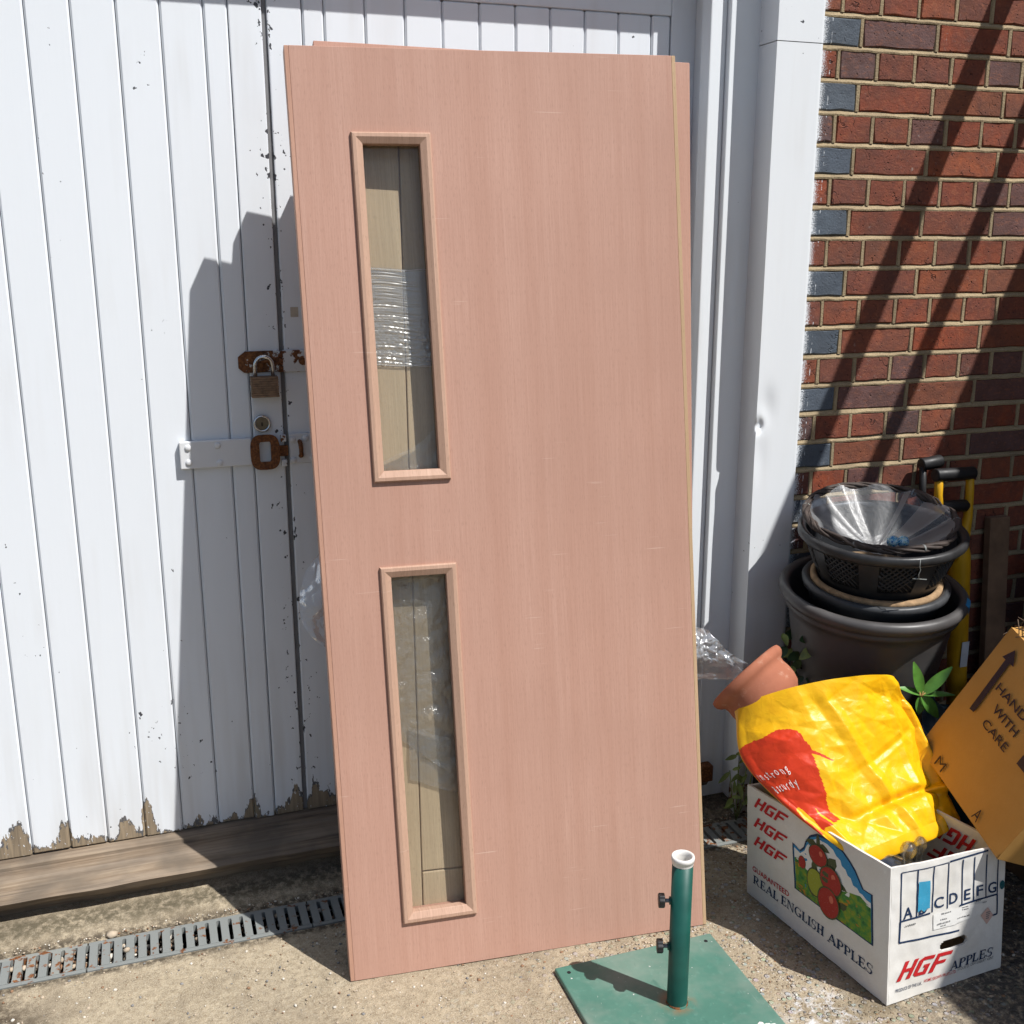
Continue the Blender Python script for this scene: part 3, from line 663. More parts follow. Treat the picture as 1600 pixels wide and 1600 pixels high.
# ================================================================== LEANING DOORS
def bil(BL, BR, TL, TR, W, H):
    BL, BR, TL, TR = map(Vector, (BL, BR, TL, TR)); n = (BR-BL).cross(TL-BL).normalized()
    def f(u, v, d=0):
        a, b = u/W, v/H; return BL*(1-a)*(1-b)+BR*a*(1-b)+TL*(1-a)*b+TR*a*b-n*d
    return f
def cells(f, us, vs, d0, d1, skip=()):
    """slab on a bilinear door surface with openings (skip = set of cells)"""
    mb = MB(); idx = {}
    def P(i, j, d):
        if (i, j, d) not in idx: idx[(i, j, d)] = len(mb.v); mb.v.append(f(us[i], vs[j], d))
        return idx[(i, j, d)]
    nu, nv = len(us)-1, len(vs)-1; solid = lambda i, j: 0 <= i < nu and 0 <= j < nv and (i, j) not in skip
    for i in range(nu):
        for j in range(nv):
            if not solid(i, j): continue
            mb.f += [(P(i,j,d0), P(i+1,j,d0), P(i+1,j+1,d0), P(i,j+1,d0)), (P(i,j,d1), P(i,j+1,d1), P(i+1,j+1,d1), P(i+1,j,d1))]
            for (di, dj, a, b) in ((-1,0,(i,j+1),(i,j)), (1,0,(i+1,j),(i+1,j+1)), (0,-1,(i,j),(i+1,j)), (0,1,(i+1,j+1),(i,j+1))):
                if not solid(i+di, j+dj): mb.f.append((P(*a,d0), P(*b,d0), P(*b,d1), P(*a,d1)))
    mb.mi = [0]*len(mb.f); return mb
D1 = bil((-1.4092,-.3742,.0015), (-.5739,-.4446,.0015), (-1.4122,-.0547,1.9551), (-.5873,-.1583,1.9602), .838, 1.981)
d1 = thing('veneered_door', 'pink veneered flush door with two narrow glazed slots, front of the leaning stack', 'door', (-.99, -.41, 0), 'doors leaning on the gate')
hol = [(.1225, .289, 1.088, 1.811), (.1225, .289, .114, .907)]
part('slab', cells(D1, [.009,.1375,.274,.45,.64,.829], [0,.129,.5,.892,1.103,1.45,1.796,1.981], 0, .044, {(1,1),(1,2),(1,4),(1,5)}), m_sapele, d1, .0008, seg=1)
part('lipping', cells(D1, [0,.009], [0,.7,1.4,1.981], .0004, .0436), m_lip2, d1, .0008, seg=1)
part('lipping', cells(D1, [.829,.838], [0,.7,1.4,1.981], .0004, .0436), m_lip, d1, .0008, seg=1)
prof = [(0, 0), (.0005, .0060), (.003, .0085), (.010, .0090), (.0225, .0030), (.0235, .0020), (.0235, -.015), (.0140, -.015)]
for (u0, u1, v0, v1) in hol:
    for k in range(4):
        mb = MB(); ring = []
        for wd, h in prof:
            c = [(u0+wd, v0+wd), (u1-wd, v0+wd), (u1-wd, v1-wd), (u0+wd, v1-wd)]
            ring.append((D1(*c[k], -h), D1(*c[(k+1) % 4], -h)))
        for a, b in ring: mb.v += [a, b]
        n = len(ring)
        for i in range(n): j = (i+1) % n; mb.f.append((2*i, 2*i+1, 2*j+1, 2*j)); mb.mi.append(0)
        mb.f += [tuple(range(0, 2*n, 2)), tuple(range(1, 2*n, 2))]; mb.mi += [0, 0]
        part('bead', mb, m_bead, d1, 0)
    part('glass_pane', cells(D1, [u0+.0145, u1-.0145], [v0+.0145, v1-.0145], .0155, .0195), m_glass, d1, 0)
# second door: oak panelled face with reddish edge strips
D2 = bil((-1.403,-.327,.020), (-.580,-.397,.0015), (-1.345,-.0105,1.974), (-.5125,-.0835,1.960), .838, 1.985)
d2 = thing('oak_panel_door', 'oak panelled door wrapped in film, seen through the slots of the front door', 'door', (-.98, -.36, 0), 'doors leaning on the gate')
part('core', cells(D2, [0,.79,.838], [0,.7,1.4,1.985], .008, .040), m_sapele, d2, 0)
part('edge_strip', cells(D2, [.79,.838], [0,.7,1.4,1.985], 0, .0075), m_sapele, d2, .0008, seg=1)
part('top_rail', cells(D2, [0,.789], [1.9,1.985], 0, .0075), m_sapele, d2, .0008, seg=1)
part('stile', cells(D2, [0,.1705], [0,.7,1.4,1.8995], 0, .0075), m_oak, d2, .0025)
part('bottom_rail', cells(D2, [.1725,.789], [0,.182], 0, .0075), m_oak, d2, .0025)
part('panel', cells(D2, [.1725,.30], [.1845,.7,1.4,1.8995], .001, .0075), m_oak, d2, .0025)
for a, b in ((.302,.42), (.422,.54), (.542,.66), (.662,.788)): part('panel', cells(D2, [a,b], [.1845,.7,1.4,1.8995], .001, .0075), m_oak, d2, .0025)
D3 = bil((-1.345,-.272,.0015), (-.590,-.340,.0015), (-1.284,.036,1.917), (-.530,-.032,1.912), .77, 1.95)
d3 = thing('short_door', 'shorter pink veneered door at the back of the leaning stack', 'door', (-.98, -.28, 0), 'doors leaning on the gate')
part('slab', cells(D3, [.01,.4,.76], [0,.6,1.2,1.95], 0, .042), m_sapele, d3, .0008, seg=1)
for a, b in ((0,.0098), (.7602,.77)): part('lipping', cells(D3, [a,b], [0,.6,1.2,1.95], .0004, .0416), m_lip, d3, 0)

def crumple(fn, nu, nv, amp, fr, nrm, seed=0, ridge=True):
    nrm = Vector(nrm)
    def f(u, v):
        p = Vector(fn(u, v)); q = p*fr+Vector((seed, seed*1.7, 0))
        d = sum(abs(mnoise.noise(q*(2**o)))*.55**o for o in range(4)) if ridge else mnoise.noise(q)
        return p+nrm*amp*(d-.4)
    return MB().grid(f, nu, nv)
# stretch film band round the oak door, seen in the upper slot
def wrapfn(u, v):
    p = D2(.06+.30*u, 1.314+.205*v+.004*math.sin(u*9), -.0035); k = max(0, .75-v)*1.3
    d = .0016*mnoise.noise((u*3+v*5, v*46, 2))+.0009*mnoise.noise((u*6, v*120, 7))+.0030*k*(abs(mnoise.noise((u*26, v*22, 4)))-.3)
    return p+Vector((0, -1, 0))*d
part('stretch_film', MB().grid(wrapfn, 160, 200), m_wrap, d2, smooth=True, fix=False)
for v0 in (1.315, 1.518): part('film_edge', MB().tube([D2(.06+.03*i, v0+.002*math.sin(i*1.3), -.0045) for i in range(11)], .0013, 6), m_wrap, d2, smooth=True)
part('loose_film', crumple(lambda u, v: D2(.12+.19*u-.05*v, 1.06+.15*v*u+.012*math.sin(7*u), -.006-.002*v), 60, 40, .006, 14, (0,-1,0), 8), m_film, d2, smooth=True, fix=False)
part('loose_film', crumple(lambda u, v: D2(.10+(.16+.06*v)*u, .52+.33*v-.13*u*(1-v), -.006-.004*math.sin(3*v)), 110, 110, .013, 11, (0,-1,.1), 21), m_film, d2, smooth=True, fix=False)
part('loose_film', crumple(lambda u, v: D2(.15+.13*u, .40+.12*v-.05*u, -.006), 50, 40, .006, 14, (0,-1,.1), 33), m_film, d2, smooth=True, fix=False)
# crumpled sheets sticking out on both sides of the stack
def flap(u, v):
    x = -1.355-.10*u*math.sin(math.pi*(.12+.80*v))-.006*math.sin(v*9); z = .725+.215*v-.02*u
    return (x, -.185+.115*v*.3+.02*math.sin(u*4+v*5), z)
tag(part('plastic_sheet', crumple(flap, 50, 90, .030, 9, (.3,-1,0), 4), m_film, smooth=True, fix=False), 'clear polythene flap sticking out left of the leaning doors', 'plastic sheet')
def flap2(u, v):
    x = -.60+.165*u*(1-.42*v*v)+.010*math.sin(v*6); z = .535+.155*v-.015*u+.030*u*u*(1-v)
    return (x, -.305+.035*math.sin(u*3.2)+.02*math.sin(v*5+u*3), z)
tag(part('plastic_sheet', crumple(flap2, 90, 90, .050, 9, (.4,-1,.2), 13), film('crisp_clear_polythene', .80, (.93, .94, .95), .12, .22, 60), smooth=True, fix=False), 'clear crumpled polythene sticking out right of the leaning doors', 'plastic sheet')

# ================================================================== PARASOL BASE
PX, PY = -.772, -.676
pb = thing('parasol_base', 'green steel parasol base with a square plate and white topped tube', 'parasol base', (PX, PY, 0))
x0, x1, y0, y1, h = -.978, -.588, -.877, -.487, .012
part('plate', MB().hexa([(x0,y0,.001),(x1,y0,.001),(x1,y1,.001),(x0,y1,.001),(x0+.002,y0+.002,h),(x1-.002,y0+.002,h),(x1-.002,y1-.002,h),(x0+.002,y1-.002,h)]), m_plate, pb, .003)
for x, y in ((x0+.026,y1-.026), (x1-.026,y1-.026), (x0+.026,y0+.026), (x1-.026,y0+.026)): part('bolt_hole', MB().lathe([(0,.0006),(.0042,.0006),(.0046,0)], (x,y,h), (0,0,1), 14), m_dark, pb)
part('weld_collar', MB().lathe([(.0235,0),(.0232,.002),(.0215,.004)], (PX,PY,h), (0,0,1), 36), rusty('rusty_weld', (.05, .17, .13), .52), pb, smooth=True)
part('tube', MB().lathe([(.0215,0),(.0215,.335),(.0195,.335),(.0195,.05)], (PX,PY,h), (0,0,1), 40), m_green, pb, smooth=True)
part('collar', MB().lathe([(.0218,.329),(.0218,.336),(.0236,.337),(.0240,.343),(.0232,.3465),(.0205,.3475),(.0178,.3455),(.0168,.338),(.0168,.25)], (PX,PY,h), (0,0,1), 40), m_wplast, pb, smooth=True)
kd = Vector((-.93, .34, 0)).normalized()
for z in (.243, .136):
    c = Vector((PX, PY, h+z))
    kn = MB(); star = [(.0158*(1 if i % 2 else .86)*math.cos(math.pi*i/8), .0158*(1 if i % 2 else .86)*math.sin(math.pi*i/8)) for i in range(16)]
    ey = Vector((0,0,1)); ex = ey.cross(kd); kn.prism(star, c+kd*.034, ex, ey, kd*.013)
    ko = part('clamp_knob', kn, m_bplast, pb, .0022)
    part('threaded_stem', MB().tube([c+kd*.018, c+kd*.036], .0042, 10), m_steelp, ko, smooth=True)
    part('boss', MB().tube([c+kd*.020, c+kd*.0245], .0085, 14), m_green, pb, smooth=True)
sp = MB()
for i in range(3): pebble(sp, (-.640+.012*i, -.792-.006*i, h+.001), .008)
for v in sp.v: v.z = h+max(0, (v.z-h))*.25
part('paint_splash', sp, m_wplast, pb)

# ================================================================== APPLE BOX
V = Vector
A0, B0, C0 = V((-.416,-.362,0)), V((-.352,-.819,0)), V((-.029,-.796,0)); D0 = A0+C0-B0
A1, B1, C1 = V((-.449,-.389,.315)), V((-.355,-.796,.315)), V((-.061,-.801,.315)); D1b = A1+C1-B1
for q in (A0, B0, C0, D0): q.z += .002
ab = thing('apple_box', 'white HGF apple carton holding the yellow bag', 'box', tuple((A0+C0)/2-V((0,0,.002))))
def quad(a, b, c, d):
    n = (b-a).cross(c-a).normalized()
    return lambda s, t, o=0: a*(1-s)*(1-t)+b*s*(1-t)+c*(1-s)*t+d*s*t+n*o
SL = quad(A0, B0, A1, B1); SF = quad(B0, C0, B1, C1); SR = quad(C0, D0, C1, D1b); SBk = quad(D0, A0, D1b, A1)
TH = .005
def wallpart(name, S, s0=0., s1=1., t0=0., t1=1., ns=24, nt=14, seed=0, holes=None):
    mb = MB(); bow = lambda s, t: .0065*math.sin(math.pi*s)*mnoise.noise((s*2+seed, t*2, seed))+.0012*mnoise.noise((s*14, t*11, seed))
    top = lambda s, t: t
    o = len(mb.v)
    for d in (0, -TH):
        mb.v += [S(s0+(s1-s0)*i/ns, t0+(t1-t0)*j/nt, d+bow(i/ns, j/nt)) for j in range(nt+1) for i in range(ns+1)]
    K = (ns+1)*(nt+1); I = lambda i, j: j*(ns+1)+i
    hole = holes or (lambda s, t: False)
    ok = {(i, j) for i in range(ns) for j in range(nt) if not hole((i+.5)/ns, (j+.5)/nt)}
    for (i, j) in ok:
        mb.f += [(I(i,j), I(i+1,j), I(i+1,j+1), I(i,j+1)), (K+I(i,j), K+I(i,j+1), K+I(i+1,j+1), K+I(i+1,j))]; mb.mi += [0, 1]
        for di, dj, a, b in ((-1,0,(i,j+1),(i,j)), (1,0,(i+1,j),(i+1,j+1)), (0,-1,(i,j),(i+1,j)), (0,1,(i+1,j+1),(i,j+1))):
            if (i+di, j+dj) not in ok: mb.f.append((I(*a), I(*b), K+I(*b), K+I(*a))); mb.mi.append(1)
    return part(name, mb, [m_wcard, m_wcard], ab, 0, smooth=False, fix=False)
wallpart('side_panel', SL, seed=1); wallpart('side_panel', SR, .004, .996, seed=3); wallpart('end_panel', SBk, .012, .988, seed=5)
sx0, sx1, sz0, sz1 = .43, .685, .290, .362
def hslot(s, t):
    r = .035; cx = min(max(s, sx0+r), sx1-r)
    return ((s-cx)/r)**2+((t-(sz0+sz1)/2)/((sz1-sz0)/2))**2 < 1
wallpart('end_panel', SF, .012, .988, ns=120, nt=90, seed=7, holes=hslot)
ic = lambda p: p*.985+((A0+C0)/2)*.015
part('base_panel', MB().hexa([ic(A0)+V((0,0,.003)), ic(B0)+V((0,0,.003)), ic(C0)+V((0,0,.003)), ic(D0)+V((0,0,.003)), ic(A0)+V((0,0,.009)), ic(B0)+V((0,0,.009)), ic(C0)+V((0,0,.009)), ic(D0)+V((0,0,.009))]), m_bcard, ab, 0)
def onface(mb, S, vs, fs, mi=0, o=.0012, step=0):
    base = len(mb.v)
    for f in fs: mb.f.append(tuple(i+base for i in f)); mb.mi.append(mi)
    mb.v += [S(x, y, o) for x, y in vs]
def bowed(S, seed):
    return lambda s, t, o=0: S(s, t, o+.0065*math.sin(math.pi*s)*mnoise.noise((s*2+seed, t*2, seed))+.0012*mnoise.noise((s*14, t*11, seed)))
BSL, BSF, BSR = bowed(SL, 1), bowed(SF, 7), bowed(SR, 3)
def poly_fill(mb, S, pts, mi, o):   # tessellated and cut fine enough to follow the card
    from mathutils.geometry import tessellate_polygon
    pv = [V((x, y, 0)) for x, y in pts]; todo = [tuple((pts[i][0], pts[i][1]) for i in t) for t in tessellate_polygon([pv])]; out = []
    while todo:
        a, b, c = todo.pop(); L = [(math.dist(a, b), a, b, c), (math.dist(b, c), b, c, a), (math.dist(c, a), c, a, b)]; m, p, q, r = max(L)
        if m > .07: h = ((p[0]+q[0])/2, (p[1]+q[1])/2); todo += [(p, h, r), (h, q, r)]
        else: out.append((a, b, c))
    for t in out:
        if (t[1][0]-t[0][0])*(t[2][1]-t[0][1])-(t[2][0]-t[0][0])*(t[1][1]-t[0][1]) < 0: t = t[::-1]
        onface(mb, S, t, [(0, 1, 2)], mi, o)
def strip(mb, S, pts, wd, mi, o, asp=1.):
    """polyline of width wd (in s units, asp = s/t scale)"""
    for (a, b) in zip(pts[:-1], pts[1:]):
        dx, dy = (b[0]-a[0])*asp, b[1]-a[1]; L = math.hypot(dx, dy) or 1; nx, ny = -dy/L*wd/2/asp, dx/L*wd/2
        n = max(1, int(L/.08)); vs = []
        for i in range(n+1):
            f = i/n; x = a[0]+(b[0]-a[0])*f; y = a[1]+(b[1]-a[1])*f; vs += [(x+nx, y+ny), (x-nx, y-ny)]
        onface(mb, S, vs, [(2*i, 2*i+1, 2*i+3, 2*i+2) for i in range(n)], mi, o)
# --- HGF: sheared block letters built from strokes in a unit cell
HGF = [ [(0,0),(.085,0),(.085,.42),(.20,.42),(.20,0),(.285,0),(.285,1),(.20,1),(.20,.60),(.085,.60),(.085,1),(0,1)],
        [(.33,.14),(.40,0),(.615,0),(.615,.56),(.485,.56),(.485,.40),(.53,.40),(.53,.18),(.42,.18),(.42,.80),(.625,.80),(.625,1),(.40,1),(.33,.86)],
        [(.675,0),(.76,0),(.76,.40),(.94,.40),(.94,.58),(.76,.58),(.76,.80),(1,.80),(1,1),(.675,1)] ]
def hgf(mb, S, ox, oy, w, h, shear, mi, o=.0012, drop=0, flip=1):
    for L in HGF: poly_fill(mb, S, [(ox+flip*(x*w+shear*y), oy+y*h+drop*x) for x, y in L], mi, o)
for oy in (.845, .672, .503):
    pr_ = MB(); hgf(pr_, BSL, .055, oy, .232, .098, .036, 0); part('red_logo', pr_, m_ired, ab, fix=False)
pr_ = MB(); tv, tf = fit_text('GUARANTEED', .283, .048, .012); onface(pr_, BSL, [(.048+x, .252+y) for x, y in tv], tf); part('red_lettering', pr_, m_ired, ab, fix=False)
# --- serif capitals
def arc(cx, cy, rx, ry, a0, a1, t0, t1, n=10):   # crescent stroke: thin at ends, thick in the middle
    out = []; inn = []
    for i in range(n+1):
        f = i/n; a = math.radians(a0+(a1-a0)*f); th = t0+(t1-t0)*math.sin(math.pi*f)
        out.append((cx+rx*math.cos(a), cy+ry*math.sin(a))); inn.append((cx+(rx-th)*math.cos(a), cy+(ry-th*.8)*math.sin(a)))
    return out+inn[::-1]
def R4(x0, y0, x1, y1): return [(x0,y0),(x1,y0),(x1,y1),(x0,y1)]
sf = .075; st = .17; hn = .08
def stem(x, s=st): return [R4(x, 0, x+s, 1), R4(x-.07, 0, x+s+.07, sf), R4(x-.07, 1-sf, x+s+.07, 1)]
def bowl(x): return [R4(x, .92, x+.22, 1), R4(x, .44, x+.22, .52), arc(x+.2, .72, .27, .28, -90, 90, .07, .15)]
SER = {
 'I': (stem(.09), .36), 'L': (stem(.09)+[R4(.2,0,.62,hn), [(.53,0),(.64,0),(.66,.30),(.61,.30)]], .70),
 'E': (stem(.09)+[R4(.2,0,.62,hn), R4(.2,1-hn,.6,1), R4(.2,.47,.5,.54), [(.53,0),(.64,0),(.67,.28),(.62,.28)], [(.52,1),(.60,1),(.62,.75),(.58,.75)], R4(.47,.38,.52,.63)], .72),
 'H': (stem(.09)+stem(.55)+[R4(.2,.46,.6,.54)], .84), 'P': (stem(.09)+bowl(.2), .70),
 'R': (stem(.09)+bowl(.2)+[[(.30,.47),(.46,.47),(.82,0),(.64,0)], R4(.64,0,.88,sf)], .88),
 'A': ([[(.08,0),(.15,0),(.47,1),(.40,1)], [(.36,1),(.50,1),(.84,0),(.66,0)], R4(.23,.30,.62,.38), R4(-.02,0,.26,sf), R4(.58,0,.92,sf)], .90),
 'N': ([R4(.10,0,.17,1), R4(.72,0,.79,1), [(.10,1),(.27,1),(.79,0),(.70,0)], R4(0,0,.28,sf), R4(0,1-sf,.2,1), R4(.61,1-sf,.89,1)], .92),
 'G': ([arc(.46,.5,.44,.52,50,310,.05,.16), R4(.62,.06,.78,.40), R4(.52,.38,.86,.45), [(.70,.70),(.76,.70),(.77,.98),(.72,.98)]], .90),
 'S': ([arc(.34,.735,.26,.285,35,270,.05,.12), arc(.32,.265,.28,.285,-145,90,.05,.13), R4(.56,.70,.61,.98), R4(.03,.02,.08,.32)], .68) }
def serif(mb, S, txt, ox, oy, w, h, mi=0, o=.0012, drop=0, shear=0):
    tot = sum(SER[c][1] if c in SER else .42 for c in txt); x = 0; k = 0
    for c in txt:
        if c not in SER: x += .42; continue
        for stt in SER[c][0]:
            k += 1; poly_fill(mb, S, [(ox+(x+px+shear*py)/tot*w, oy+py*h+drop*(x+px)/tot) for px, py in stt], mi, o+.00003*(k % 9))
        x += SER[c][1]
pr_ = MB(); serif(pr_, BSL, 'REAL', .054, .143, .200, .074); serif(pr_, BSL, 'ENGLISH', .272, .149, .318, .076); serif(pr_, BSL, 'APPLES', .612, .139, .300, .076)
part('navy_lettering', pr_, m_inavy, ab, fix=False)
# --- the orchard picture
pc = MB(); PM = [m_inavy, m_isky, m_iwhite, m_field, m_iapple, m_iyg, m_ileaf, m_iapple2]
arch = [(.372,.370),(.649,.358),(.908,.360),(.898,.735),(.840,.733),(.815,.785),(.788,.839),(.75,.890),(.704,.928),(.66,.948),(.60,.957),(.526,.940),(.478,.895),(.451,.830),(.440,.775),(.412,.728),(.385,.745),(.358,.752)]
poly_fill(pc, BSL, arch, 0, .0008)
cx, cy = .64, .62
inn = [(x+(cx-x)*.038, y+(cy-y)*.050) for x, y in arch]
poly_fill(pc, BSL, inn, 1, .0010)
cloud = [(.378,.60),(.89,.60),(.888,.668)]+[(.86,.672),(.835,.69),(.815,.690),(.80,.712),(.775,.715),(.76,.76),(.74,.765),(.725,.80),(.70,.81),(.69,.845),(.66,.86),(.64,.892),(.60,.91),(.53,.905),(.49,.86),(.462,.80),(.447,.75),(.417,.706),(.39,.722),(.375,.725)]
poly_fill(pc, BSL, cloud, 2, .0012)
fld = [(.384,.380),(.649,.369),(.897,.371),(.8885,.635)]+[(.86,.645),(.82,.668),(.79,.655),(.75,.640),(.70,.612),(.64,.60),(.55,.60),(.47,.612),(.44,.64),(.40,.655),(.378,.648)]
poly_fill(pc, BSL, fld, 3, .0014)
def ell(cx, cy, rx, ry, n=22, rot=0): return [(cx+rx*math.cos(2*math.pi*i/n)*math.cos(rot)-ry*.6*math.sin(2*math.pi*i/n)*math.sin(rot), cy+ry*math.sin(2*math.pi*i/n)+.5*rx*math.cos(2*math.pi*i/n)*math.sin(rot)) for i in range(n)]
def lf(x, y, dx, dy, w): return [(x, y), (x+dx*.3-dy*w, y+dy*.3+dx*w*1.4), (x+dx*.7-dy*w*.8, y+dy*.7+dx*w), (x+dx, y+dy), (x+dx*.7+dy*w*.8, y+dy*.7-dx*w), (x+dx*.3+dy*w, y+dy*.3-dx*w*1.4)]
for q in (lf(.53,.86,-.075,-.015,.25), lf(.545,.87,.075,-.02,.25), lf(.565,.71,-.065,.02,.35), lf(.61,.73,.05,.10,.3), lf(.67,.66,.065,-.03,.25), lf(.53,.56,-.02,.17,.14), lf(.53,.43,-.05,.03,.3), lf(.68,.47,.055,.05,.3), lf(.545,.83,-.012,.12,.12)): poly_fill(pc, BSL, q, 6, .0016)
for k, (x, y, rx, ry, mi) in enumerate(((.431,.640,.024,.052,4), (.525,.545,.058,.112,5), (.545,.780,.062,.080,4), (.632,.640,.072,.110,4), (.618,.455,.071,.118,4))):
    poly_fill(pc, BSL, ell(x, y, rx*1.05, ry*1.05), 6, .0018+.0006*k); poly_fill(pc, BSL, ell(x, y, rx*.95, ry*.955), mi, .0020+.0006*k)
    if mi == 4 and rx > .03: poly_fill(pc, BSL, ell(x+.02, y+ry*.35, rx*.20, ry*.26, 12), 7, .0022+.0006*k)
part('printed_picture', pc, PM, ab, fix=False)
# --- end panel print
e = MB(); EM = [m_inavy, m_ired, m_iblue, m_iteal, m_igrey, m_ipink, m_iwhite]
vx = [.088, .222, .358, .491, .618, .722, .826, .925]; vb = [.600, .603, .608, .605, .605, .608, .615, .622]
lw = .013
for x in vx[:-1]+[.925]:
    i = vx.index(x); strip(e, BSF, [(x, .955 if x < .9 else .90), (x+.004, vb[i])], lw*.8, 0, .0010)
strip(e, BSF, [(.50,.962), (.835,.985)], lw, 0, .0011); strip(e, BSF, [(.088,.955), (.49,.958)], lw*.5, 0, .0011)
strip(e, BSF, [(.088,.600), (.345,.606)], lw, 0, .0012); strip(e, BSF, [(.60,.603), (.932,.622)], lw, 0, .0012)
strip(e, BSF, [(.09,.60), (.086,.445)], lw, 0, .0011); strip(e, BSF, [(.084,.445), (.60,.415)], lw, 0, .0012); strip(e, BSF, [(.93,.622), (.934,.462)], lw*.9, 0, .0011); strip(e, BSF, [(.87,.455), (.934,.462)], lw*.9, 0, .0012)
for c, x, y, ww in (('A',.113,.612,.078), ('B',.243,.615,.07), ('C',.377,.628,.083), ('D',.512,.632,.070), ('E',.642,.634,.055), ('F',.752,.642,.052), ('G',.848,.640,.070)):
    tv, tf = fit_text(c, ww, .082 if c != 'G' else .088, .014); onface(e, BSF, [(x+a, y+b) for a, b in tv], tf, 0, .0013)
poly_fill(e, BSF, [(.230,.640),(.258,.655),(.285,.632),(.315,.650),(.336,.648),(.328,.858),(.230,.866)], 2, .0022)
poly_fill(e, BSF, ell(.968,.690,.022,.036,16), 3, .0016)
hgf(e, BSF, .073, .155, .40, .135, .075, 1, .0013, -.012)
serif(e, BSF, 'APPLES', .525, .112, .385, .070, 0, .0013, .014, .10)
tv, tf = fit_text('PRODUCE OF THE U.K.', .225, .024, .01); onface(e, BSF, [(.070+a, .078+b-.03*a) for a, b in tv], tf, 0, .0013)
tv, tf = fit_text('HOME GROWN FRUITS LTD.', .27, .024, .01); onface(e, BSF, [(.315+a, .082+b) for a, b in tv], tf, 1, .0013)
tv, tf = fit_text('STOUR ST. CANTERBURY KENT', .32, .022, .0); onface(e, BSF, [(.600+a, .090+b+.02*a) for a, b in tv], tf, 4, .0013)
poly_fill(e, BSF, [(.37,.590),(.80,.585),(.80,.50),(.55,.47),(.37,.475)], 6, .0016)
for x, y, ww, hh in ((.44,.572,.09,.012), (.43,.530,.06,.012), (.40,.502,.12,.013), (.43,.484,.05,.010), (.58,.508,.11,.011), (.62,.580,.06,.010), (.62,.562,.06,.010), (.74,.600,.05,.008), (.80,.580,.04,.008), (.13,.555,.09,.012)):
    n = max(3, int(ww/.013))
    for i in range(n): poly_fill(e, BSF, R4(x+ww*i/n, y, x+ww*(i+.55+.3*random.random())/n, y+hh*random.uniform(.7, 1)), 4, .0020)
poly_fill(e, BSF, [(.79,.48),(.845,.400),(.90,.46),(.85,.535)], 5, .0016)
for i in range(4): poly_fill(e, BSF, R4(.835, .445+.016*i, .86+.004*i, .453+.016*i), 4, .0021)
part('end_print', e, EM, ab, fix=False)
# red lettering on the inner face of the far side, upside down
for oy in (.93, .73):
    inn_ = MB(); hgf(inn_, lambda s, t, o=0: SR(s, t, -TH-.0035-o*.2), .16, oy, .25, -.15, .05, 0, .001, 0, 1); part('inner_red_logo', inn_, m_ired, ab, fix=False)
# things standing in the carton
for i, (x, y, zz, r, lab) in enumerate(((-.262, -.735, .300, .0135, 'clear glass bottle with a round stopper in the apple box'), (-.205, -.705, .285, .011, 'smaller clear glass bottle beside the stoppered one'))):
    bt = thing('glass_bottle', lab, 'bottle', (x, y, .012))
    part('body', MB().lathe([(0,0),(r*2.2,0),(r*2.3,.01),(r*2.3,.16),(r*1.2,.21),(r*.9,.23),(r*.9,zz-.04)], (x,y,.012), (0,0,1), 20), m_bottle, bt, smooth=True)
    part('stopper', MB().lathe([(r*.7,zz-.045),(r*.75,zz-.03),(r*1.2,zz-.016),(r*1.3,zz-.008),(r*1.05,zz+.004),(r*.5,zz+.010),(0,zz+.011)], (x,y,.012), (0,0,1), 20), m_bottle, bt, smooth=True)
tag(part('plastic_bottle', MB().lathe([(0,0),(.028,.002),(.031,.02),(.031,.15),(.018,.185),(.013,.20),(.013,.225),(0,.226)], (-.225,-.745,.225), (-.62,.62,.22), 24), m_bottle, smooth=True), 'clear plastic bottle lying along the near edge of the apple box', 'bottle')
tag(part('brown_divider', MB().hexa([(-.33,-.62,.01),(-.08,-.62,.01),(-.08,-.612,.01),(-.33,-.612,.01),(-.33,-.62,.15),(-.08,-.62,.15),(-.08,-.612,.15),(-.33,-.612,.15)]), m_bcard), 'brown card divider standing inside the apple box', 'divider')

# ================================================================== YELLOW BAG WITH TERRACOTTA POT
bLp = [V((-.486,-.38,.511)), V((-.502,-.445,.418)), V((-.452,-.555,.345)), V((-.375,-.69,.285))]
bRp = [V((-.128,-.47,.565)), V((-.070,-.50,.482)), V((-.0445,-.55,.3693)), V((-.048,-.635,.300))]
bBF = [.088, .092, .080, .05]; bN = V((0,-.75,.66)).normalized()
def crom(vals, t):
    k = min(int(t*3), 2); u = t*3-k; p1, p2 = vals[k], vals[k+1]
    p0 = vals[k-1] if k > 0 else p1*2-p2; p3 = vals[k+2] if k < 2 else p2*2-p1
    return (p1*2+(p2-p0)*u+(p0*2-p1*5+p2*4-p3)*u*u+(p1*3-p0-p2*3+p3)*u**3)*.5
def bag0(s, t, f=1, back=.8):
    L, Rr, b = crom(bLp, t), crom(bRp, t), crom(bBF, t)
    sn = max(0, math.sin(math.pi*s)); q = L+(Rr-L)*(1-math.cos(math.pi*s))/2
    q = q+bN*(b*sn**.9*(1 if f > 0 else -back))
    return q+V((-.02,.03,.07))*(sn*max(0, 1-t/.35)**2*(.12 if f > 0 else .45))
def hsh(i, j, k): return mnoise.cell((i*1.37+.5, j*2.11+.5, k*3.7+.5))
